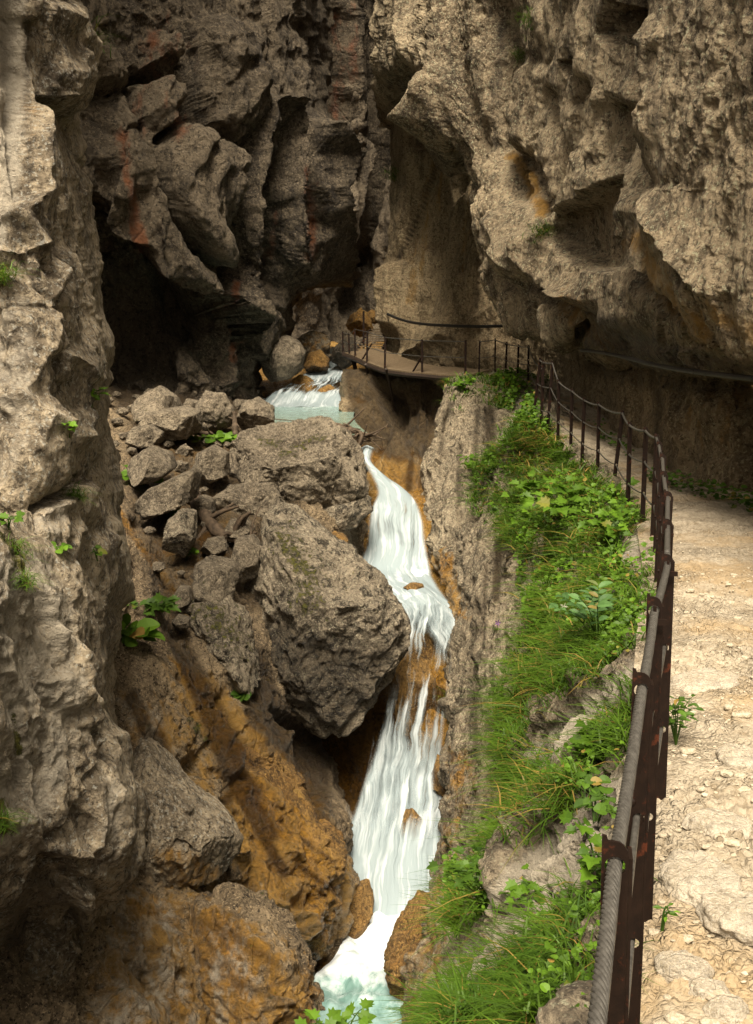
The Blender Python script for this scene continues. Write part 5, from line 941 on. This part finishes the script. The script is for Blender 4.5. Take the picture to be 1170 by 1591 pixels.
def scatter(T, pos, Fr, size):
    V, F = T; P = np.einsum('nij,kj->nki', Fr, V) * size[:, None, None] + pos[:, None]
    Fa = F[None] + (np.arange(len(pos)) * len(V))[:, None, None]; return P.reshape(-1, 3), Fa.reshape(-1, 3)
def leaves_obj(name, kind, pos, d, up, size, mat, parent=None, loc=None, yel=.1, seed=0):
    r = np.random.default_rng(seed); V, F = scatter(leaf_template(kind), pos, frames(d, up), size); k = len(V) // max(1, len(pos))
    t = np.stack([np.repeat(r.random(len(pos)) ** 2 * .9, k), np.repeat((r.random(len(pos)) < yel) * r.random(len(pos)), k), np.zeros(len(V))], 1)
    return mesh_obj(name, V, F, mat, parent, False, loc, {'tint': t})
def plant(p, n, h, spread, size, kind, mat, label, seed, name='leafy_plant', cat='plant', group=None, stem_r=.006, lean=(0, -.25), pinnate=False):
    r = np.random.default_rng(seed); p = np.array(p, float); root = empty(name, tuple(p), label, cat, group); mb = MB(); P = []; D = []; S = []
    ns = max(2, n // 7)
    for s in range(ns):
        a = r.random() * 6.283; tip = np.array([math.cos(a) * spread * r.uniform(.3, 1) + lean[0] * h, math.sin(a) * spread * r.uniform(.3, 1) + lean[1] * h, h * r.uniform(.55, 1.05)])
        sp = spline([np.array([0, 0, -.05]), tip * (.45, .45, .65), tip], 6); mb.tube(sp, [stem_r * (1 - .6 * i / len(sp)) for i in range(len(sp))], 5)
        m = n // ns
        for k in range(m):
            f = 1 - .62 * (k / m) ** 1.2; q = sp[int(f * (len(sp) - 1))]; b = a + k * 2.4 + r.uniform(-.4, .4)
            if pinnate:
                tdir = sp[min(int(f * (len(sp) - 1)) + 1, len(sp) - 1)] - sp[max(int(f * (len(sp) - 1)) - 1, 0)]; side = np.cross(tdir, (0, 0, 1)); side /= np.linalg.norm(side) + 1e-6
                d = side * (1 if k % 2 else -1) + tdir / (np.linalg.norm(tdir) + 1e-6) * .6
            else: d = np.array([math.cos(b), math.sin(b), r.uniform(-.35, .25)])
            q2 = q + (0 if pinnate else d * size * .35); P.append(q2); D.append(d); S.append(size * r.uniform(.65, 1.15))
            if not pinnate: mb.tube([q, q2], stem_r * .5, 4)
    mb.build('stem', M['leafdark'], root)
    up = np.array([0, -.45, 1.0]) + r.normal(0, .28, (len(P), 3))
    leaves_obj('foliage', kind, np.array(P), np.array(D), up, np.array(S), mat, root, None, .05, seed)
    return root
# grass on the ledge: curved blades hanging outward
def vnoise(P, s, seed): return fbm(P * s, 3, seed)
def patch_points(d, polys, n, seed, holes=(), clump=1.6, thr=-.1):
    px, py, P = d['px'], d['py'], d['P']; m = np.zeros(px.shape, bool)
    for q in polys: m |= inpoly(px, py, q)
    for q, w in holes:
        dd, _ = polyd(px, py, q); m &= ~(dd < w * (1 + .8 * gnoise(P * 2.0, 3)))
    m &= vnoise(P, clump, seed) > thr
    sh = d['shape']; du = np.linalg.norm(np.gradient(P.reshape(*sh, 3), axis=0), axis=-1).ravel(); dv = np.linalg.norm(np.gradient(P.reshape(*sh, 3), axis=1), axis=-1).ravel()
    w = du * dv * m; w = np.where(P[:, 1] > 3.2, w, w * .3) / np.maximum(P[:, 1], 4) ** .9
    r = np.random.default_rng(seed); i = r.choice(len(P), n, p=w / w.sum()); return P[i] + r.normal(0, .02, (n, 3)), d['N'][i], px[i], py[i]
GRASS_ZONES = [[(832, 640), (872, 690), (925, 742), (985, 800), (1022, 850), (1040, 960), (1010, 1060), (985, 1230), (960, 1330), (930, 1620), (690, 1640), (716, 1520), (712, 1430), (735, 1370), (785, 1310), (800, 1230), (785, 1160), (784, 1090), (812, 1010), (830, 950), (818, 860), (776, 830), (728, 780), (735, 730), (786, 690), (800, 655)],
               [(700, 594), (740, 586), (738, 606), (716, 640), (708, 630)], [(750, 590), (795, 584), (806, 610), (796, 640), (772, 630)]]
HOLES = [([(995, 1044), (900, 1112), (850, 1160)], 34), ([(970, 1224), (880, 1305), (790, 1375)], 40), ([(925, 1310), (830, 1420), (700, 1520)], 46), ([(1010, 825), (980, 865)], 16), ([(800, 700), (770, 745), (752, 800)], 6), ([(845, 855), (812, 930), (800, 990)], 10), ([(875, 1195), (800, 1280), (745, 1330)], 8), ([(812, 620), (800, 650)], 8), ([(890, 800), (850, 830)], 4), ([(1000, 905), (1012, 960)], 5)]
def blades(pos, nrm, length, width, name, mat, label, droop=.6, seed=0, dry=.06, tuft=None):
    r = np.random.default_rng(seed); n = len(pos); az = r.random(n) * 6.283
    d0 = np.stack([np.cos(az) * .7, np.sin(az) * .7, np.ones(n)], 1) + nrm * .45 + r.normal(0, .2, (n, 3)); d0 /= np.linalg.norm(d0, axis=1, keepdims=True)
    out = np.stack([np.cos(az), np.sin(az), np.zeros(n)], 1) * 1.0 + nrm * (1, 1, 0) * .45; L = length * r.uniform(.55, 1.25, n); K = 4; V = np.zeros((n, K * 2, 3))
    side = np.cross(d0, out + 1e-3); side /= np.linalg.norm(side, axis=1, keepdims=True) + 1e-9
    for k in range(K):
        t = k / (K - 1); c = pos + d0 * (L * t)[:, None] + out * (L * droop * t * t * .8)[:, None] - np.array([0, 0, 1.]) * (L * droop * t ** 2.2 * .75)[:, None]
        wv = side * (width * (1 - t) ** .7 * .5 + .0004); V[:, 2 * k] = c - wv; V[:, 2 * k + 1] = c + wv
    q = np.array([[2 * k, 2 * k + 1, 2 * k + 3, 2 * k + 2] for k in range(K - 1)]); F = (q[None] + (np.arange(n) * K * 2)[:, None, None]).reshape(-1, 4)
    cl = np.clip(fbm(pos * 2.2, 2, 9) * 1.3 + .5, 0, 1)
    t = np.stack([np.repeat(cl * r.random(n), K * 2), np.repeat(((r.random(n) < dry + .25 * (fbm(pos * 1.1, 2, 19) > .22)) * r.uniform(.4, 1, n)), K * 2), np.zeros(n * K * 2)], 1)
    return tag(mesh_obj(name, V.reshape(-1, 3), F, mat, attrs={'tint': t}, smooth_=False), label, 'grass', kind='stuff')
gp, gn, _, _ = patch_points(dLEDGE, GRASS_ZONES, 3100, 5, HOLES, 1.1, -.2)
_r = np.random.default_rng(44); _k = _r.integers(7, 24, len(gp)); gs = np.repeat(_r.uniform(.6, 1.45, len(gp)), _k); gn = np.repeat(gn, _k, 0); gp = np.repeat(gp, _k, 0); gp = gp + _r.normal(0, 1, gp.shape) * (.018 + .004 * np.linalg.norm(gp, axis=1))[:, None] * (1, 1, .4)
dist = np.linalg.norm(gp, axis=1)
blades(gp, gn, gs * (.12 + .014 * np.minimum(dist, 12)), (.0035 + .0009 * dist)[:, None], 'grass', M['grass'], 'green grass hanging over the edge of the ledge', .75, 6)
# herbs: broad small leaves among the grass
HERB = [[(790, 820), (830, 780), (880, 752), (945, 770), (1000, 830), (1015, 880), (1000, 1040), (900, 1030), (830, 1000), (806, 950), (812, 880)], [(740, 735), (790, 700), (820, 710), (790, 755), (745, 775)], [(700, 1350), (790, 1340), (830, 1390), (770, 1450), (700, 1440)], [(850, 1300), (970, 1270), (970, 1420), (850, 1470), (800, 1440)], [(870, 1150), (975, 1160), (960, 1240), (860, 1240)], [(800, 1500), (940, 1480), (920, 1600), (700, 1610)], [(770, 592), (815, 600), (855, 690), (810, 690)]]
hp, hn, _, _ = patch_points(dLEDGE, HERB, 9500, 15, HOLES, 1.8, -.05)
r_ = np.random.default_rng(3); hd = np.linalg.norm(hp, axis=1); az = r_.random(len(hp)) * 6.283
hp = hp + np.array([0, 0, 1.]) * (r_.random(len(hp)) * (.05 + .012 * hd))[:, None] + hn * (r_.random(len(hp)) * .08)[:, None]
tag(leaves_obj('undergrowth', 'round', hp, np.stack([np.cos(az), np.sin(az), r_.uniform(-.4, .3, len(hp))], 1) + hn * .5, np.array([0, -.5, 1.]) + r_.normal(0, .3, (len(hp), 3)) + hn * .4, (.012 + .0024 * hd) * r_.uniform(.6, 1.5, len(hp)), M['leaf'], None, None, .04, 4), 'low leafy herbs growing through the grass on the ledge', 'undergrowth', kind='stuff')
# larger plants one can tell apart
def LP(px, py): return snap(dLEDGE, px, py, 7)
plant(LP(882, 815), 80, .7, .95, .21, 'palm', M['leaf'], 'bushy maple seedling spreading lobed leaves over the ledge', 31, 'maple_sapling', 'sapling')
plant(LP(820, 825), 30, .40, .65, .20, 'palm', M['leaf'], 'maple shoot reaching out over the rock edge', 32, 'maple_sapling', 'sapling', lean=(-.5, -.2))
plant(LP(960, 850), 50, .5, .7, .15, 'palm', M['leaf'], 'leafy plant just below the bend of the railing', 33)
plant(LP(930, 995), 70, .4, .5, .13, 'oval', M['leafblue'], 'bluish green plant with paired narrow leaves', 34, 'feather_leaf_plant', pinnate=True)
plant(LP(835, 965), 30, .3, .35, .11, 'round', M['leaf'], 'light round leaved plant at the outer edge of the grass', 35)
plant(LP(905, 1190), 24, .28, .32, .10, 'palm', M['leaf'], 'pale leafy shoot on the grass halfway down the ledge', 36)
plant(LP(935, 1375), 40, .24, .28, .08, 'palm', M['leaf'], 'leafy plant close behind the nearest post', 37)
plant(LP(850, 1420), 36, .22, .28, .075, 'palm', M['leaf'], 'light green plant between two pale rock ribs', 38)
plant(LP(770, 1395), 50, .25, .32, .09, 'palm', M['leafdark'], 'dark leafy clump on the outer rock edge', 39)
plant(LP(735, 730), 46, .5, .5, .15, 'round', M['leaf'], 'bright plant hanging on the far outer edge of the ledge', 40)
plant(LP(710, 605), 34, .4, .4, .15, 'round', M['leaf'], 'small plant at the near end of the footbridge', 41)
plant(LP(925, 1275), 30, .2, .26, .065, 'round', M['leafdark'], 'round leaved plant above the middle rock rib', 42)
pp = np.array([1.58, 5.5, -2.1]); plant(pp, 64, .24, .15, .06, 'oval', M['leafdark'], 'small dark plant growing on the path side of the railing', 43, lean=(.1, 0), stem_r=.004)
plant(np.array([1.03, 3.66, -2.12]), 6, .08, .03, .035, 'oval', M['leaf'], 'tiny green sprout at the foot of a railing post', 44)
plant(at(535, 1625, 13.6) * .35, 16, .22, .22, .09, 'palm', M['leaf'], 'bright leaves poking up at the bottom edge above the pool', 45)
for i, (x, y, n, s, sz, kd, lb, dd) in enumerate([(212, 996, 18, .42, .26, 'round', 'broad bright green leaves on the brown slope beside the buttress', dBANK), (225, 752, 40, .6, .26, 'round', 'leafy patch above the long tilted slab', dBANK), (347, 686, 34, .5, .26, 'round', 'small bright plant in front of the wide pale boulder', dBANK), (312, 684, 16, .3, .2, 'round', 'little plant left of the bright one on the scree', dBANK), (240, 950, 30, .4, .2, 'palm', 'small dark leafed plant above the broad bright leaves', dBANK), (262, 800, 12, .3, .16, 'round', 'sprig beside the upright cracked block', dBANK), (290, 864, 10, .25, .14, 'round', 'sprig under the upright cracked block', dBANK), (382, 1084, 12, .25, .14, 'round', 'sprig on the dark rock below the huge boulder', dBANK), (150, 628, 26, .25, .10, 'palm', 'leafy tuft on the upper corner of the buttress', dBUTT), (116, 676, 18, .2, .07, 'palm', 'leafy tuft in the long crack of the buttress', dBUTT), (160, 862, 8, .15, .08, 'round', 'tiny sprig on the lower buttress face', dBUTT), (22, 822, 10, .18, .08, 'palm', 'sprig on the ledge above the bright slab', dSLAB), (102, 855, 8, .12, .07, 'round', 'tiny sprig in the crack beside the bright slab', dBUTT), (905, 672, 18, .4, .2, 'round', 'dark herbs at the foot of the cliff', dLOWW)]):
    plant(snap(dd, x, y, 6) + np.array([0, -.08, .02]), n, s * .5, s * .75, sz, kd, M['leaf'] if 'dark' not in lb else M['leafdark'], lb, 60 + i)
# grass tufts on the cliffs
def tuft(p, n, L, label, seed):
    r = np.random.default_rng(seed); pos = p + r.normal(0, 1, (n, 3)) * (L * .35, L * .2, L * .25); nn = np.tile(np.array([[.1, -.8, .3]]), (n, 1))
    o = blades(pos, nn, L * np.ones(n), L * .035, 'grass_tuft', M['grass'], label, .9, seed); o['kind'] = 'thing'; o['category'] = 'grass tuft'; return o
for i, (x, y, d, L, lb) in enumerate([(842, 362, dOVER, .4, 'grass tuft on the lip of the hanging cliff block'), (822, 34, dOVER, .4, 'grass tuft high on the right cliff'), (808, 88, dOVER, .35, 'lower grass tuft high on the right cliff'), (122, 765, dBUTT, .13, 'grass tuft at the end of the crack across the buttress'), (5, 430, dBUTT, .16, 'grass tuft on the left edge halfway up the buttress'), (30, 850, dSLAB, .13, 'grass growing down the top of the bright slab'), (45, 900, dSLAB, .11, 'lower grass in the groove of the bright slab'), (4, 1275, dSLAB, .13, 'grass cushion at the lower left edge'), (590, 275, dLOWW, .6, 'grass tuft at the far corner of the alcove'), (135, 68, dLEFTW, .8, 'grass tuft on the dark wall near the buttress top')]):
    tuft(snap(d, x, y, 6) + np.array([0, -.05, 0]), 150, L, lb, 80 + i)
# herbs along the cliff foot
vp = np.array([inner(y) + (-.25 - .35 * random.random() + .3, random.uniform(-.3, .3), .03) for y in np.concatenate([np.random.default_rng(1).uniform(13.6, 17.2, 330), np.random.default_rng(2).uniform(20, 24, 90), np.random.default_rng(4).uniform(32.5, 36, 300)])]); vp[:, 2] += np.random.default_rng(5).random(len(vp)) * .22
az = np.random.default_rng(6).random(len(vp)) * 6.283
tag(leaves_obj('undergrowth', 'round', vp, np.stack([np.cos(az), np.sin(az), az * 0 + .1], 1), np.array([0, -.4, 1.]) + np.random.default_rng(7).normal(0, .3, (len(vp), 3)), np.random.default_rng(8).uniform(.04, .085, len(vp)), M['leafdark'], None, None, .05, 5), 'dark low herbs along the foot of the cliff beside the path', 'undergrowth', kind='stuff')
# flowers
for i, (x, y, m, lb) in enumerate([(848, 938, 'petal_v', 'violet flower at the outer edge of the grass'), (950, 930, 'petal_v', 'violet flower below the bluish plant'), (772, 978, 'petal_v', 'violet flower hanging from the bare rock'), (873, 958, 'petal_w', 'white flower beside the bluish plant')]):
    p = LP(x, y) + np.array([0, -.12, .14]); root = empty('wild_flower', tuple(p), lb, 'flower'); mb = MB(); mb.tube([(0, .06, -.16), (0, .02, -.05), (0, 0, 0)], .004, 4); mb.build('stem', M['leafdark'], root)
    mb = MB()
    for k in range(5):
        a = k * 1.2566; mb.add([(0, 0, 0), (.03 * math.cos(a - .4), -.01, .03 * math.sin(a - .4)), (.05 * math.cos(a), -.018, .05 * math.sin(a)), (.03 * math.cos(a + .4), -.01, .03 * math.sin(a + .4))], [(0, 1, 2, 3)])
    mb.build('petals', M[m], root)
# stones lying on the path
PS = 'loose stones on the path'
rp_ = random.Random(5)
pz = lambda x, y: float(P_at(x, y))
PP = dPATH['P']; sel = PP[(PP[:, 1] > 2.2) & (PP[:, 1] < 16)]
def P_at(x, y): i = np.argmin((sel[:, 0] - x) ** 2 + (sel[:, 1] - y) ** 2); return sel[i, 2]
slabs = [(1098, 1058, .34, 'long pale slab beside the small dark plant'), (1088, 1372, .26, 'flat pale slab in the path beside the third post'), (1150, 1430, .24, 'broad cream slab at the right edge of the path'), (1062, 1500, .13, 'grey angular stone near the post foot'), (1150, 1180, .2, 'pale slab in the middle of the path'), (1120, 1290, .2, 'worn slab bedded in the gravel'), (1130, 1560, .1, 'squarish stone at the bottom of the path'), (1100, 1530, .09, 'cream stone near the bottom of the path')]
for i, (x, y, s, lb) in enumerate(slabs):
    ray = at(x, y, 1.0); t = 2.13 / -ray[2]; q = ray * t; n, F = ico(5); s *= .75; V = n * (s, s * .75, .045 + .12 * s) ; V = V * (1 + .25 * gnoise(n * 1.7, 500 + i)[:, None])
    V[:, 2] = np.minimum(V[:, 2], .03 + .05 * s) ; V += n * (weather(V + i * 7, n, 600 + i, s * .5, s * .10, (1, 1, 1)))[:, None]
    a = rp_.random() * 6.28; V = V @ np.array([[math.cos(a), -math.sin(a), 0], [math.sin(a), math.cos(a), 0], [0, 0, 1]]).T
    lc = np.array([q[0], q[1], P_at(q[0], q[1])]); tag(mesh_obj('path_slab', V + lc, F, M['pathstone'], loc=lc), lb, 'stone', 'slabs bedded in the path')
n4, F4 = ico(2); meshes = []
for k in range(8):
    V = n4 * np.array([1, .8, .55]) * (1 + .35 * gnoise(n4 * 1.4 + k * 5, 700 + k)[:, None]); h_, _ = facets(n4 * 1.6 + k * 3, 710 + k, .9); V = V + n4 * (h_ * .35)[:, None]
    o = mesh_obj('path_stone', V, F4, M['pebble'], smooth_=False); meshes.append(o.data); bpy.data.objects.remove(o)
cnt = 0; k = 0
while cnt < 190 and k < 4000:
    k += 1; y = 2.6 + 7.5 * rp_.random() ** 1.6; e, f = edge(y), inner(y); x = e[0] + .03 + (f[0] - e[0]) * rp_.random(); p = np.array([x, y, P_at(x, y)])
    qx, qy = proj(p)
    if not (990 < qx < 1175 and qy < 1600): continue
    s = .008 + .034 * rp_.random() ** 2.5; o = bpy.data.objects.new('path_stone', meshes[k % 8]); COL.objects.link(o); o.location = p + (0, 0, s * .1); o.scale = (s, s, s); o.rotation_euler = (0, 0, rp_.random() * 6.28)
    tag(o, 'small loose pale stone lying on the gravel of the path', 'stone', PS); cnt += 1
# fine gravel
rg = np.random.default_rng(71); n0, F0 = ico(1); K = 9000
yy = 2.5 + 9.5 * rg.random(K) ** 1.5; E_ = np.array([edge(y) for y in yy]); I_ = np.array([inner(y) for y in yy]); tt = rg.random(K) ** .8; xx = E_[:, 0] + .0 + (I_[:, 0] - E_[:, 0]) * tt
gpP = np.stack([xx, yy, np.zeros(K)], 1); keep = fbm(gpP * 1.4, 3, 88) > -.12; xx, yy = xx[keep], yy[keep]; K = len(xx)
gi = np.searchsorted(ys, yy).clip(0, len(ys) - 1); Pg = dPATH['P'].reshape(len(ys), len(us), 3)
uj = np.clip(((xx - PATH_LEFT[gi, 0]) / (PATH_RIGHT[gi, 0] - PATH_LEFT[gi, 0]) - us[0]) / (us[1] - us[0]), 0, len(us) - 1).astype(int); zz = Pg[gi, uj, 2]
s0 = .003 + .013 * rg.random(K) ** 3; an = rg.random(K) * 6.28; Vt = n0[None] * (1 + .35 * rg.normal(0, 1, (K, len(n0), 1)).clip(-1, 1)) * np.stack([s0, s0 * rg.uniform(.5, 1, K), s0 * rg.uniform(.35, .7, K)], 1)[:, None]
Vr = np.stack([Vt[..., 0] * np.cos(an)[:, None] - Vt[..., 1] * np.sin(an)[:, None], Vt[..., 0] * np.sin(an)[:, None] + Vt[..., 1] * np.cos(an)[:, None], Vt[..., 2]], -1) + np.stack([xx, yy, zz + s0 * .2], 1)[:, None]
tag(mesh_obj('gravel', Vr.reshape(-1, 3), (F0[None] + (np.arange(K) * len(n0))[:, None, None]).reshape(-1, 3), M['pebble'], smooth_=False), 'fine pale gravel strewn over the path', 'gravel', kind='stuff')
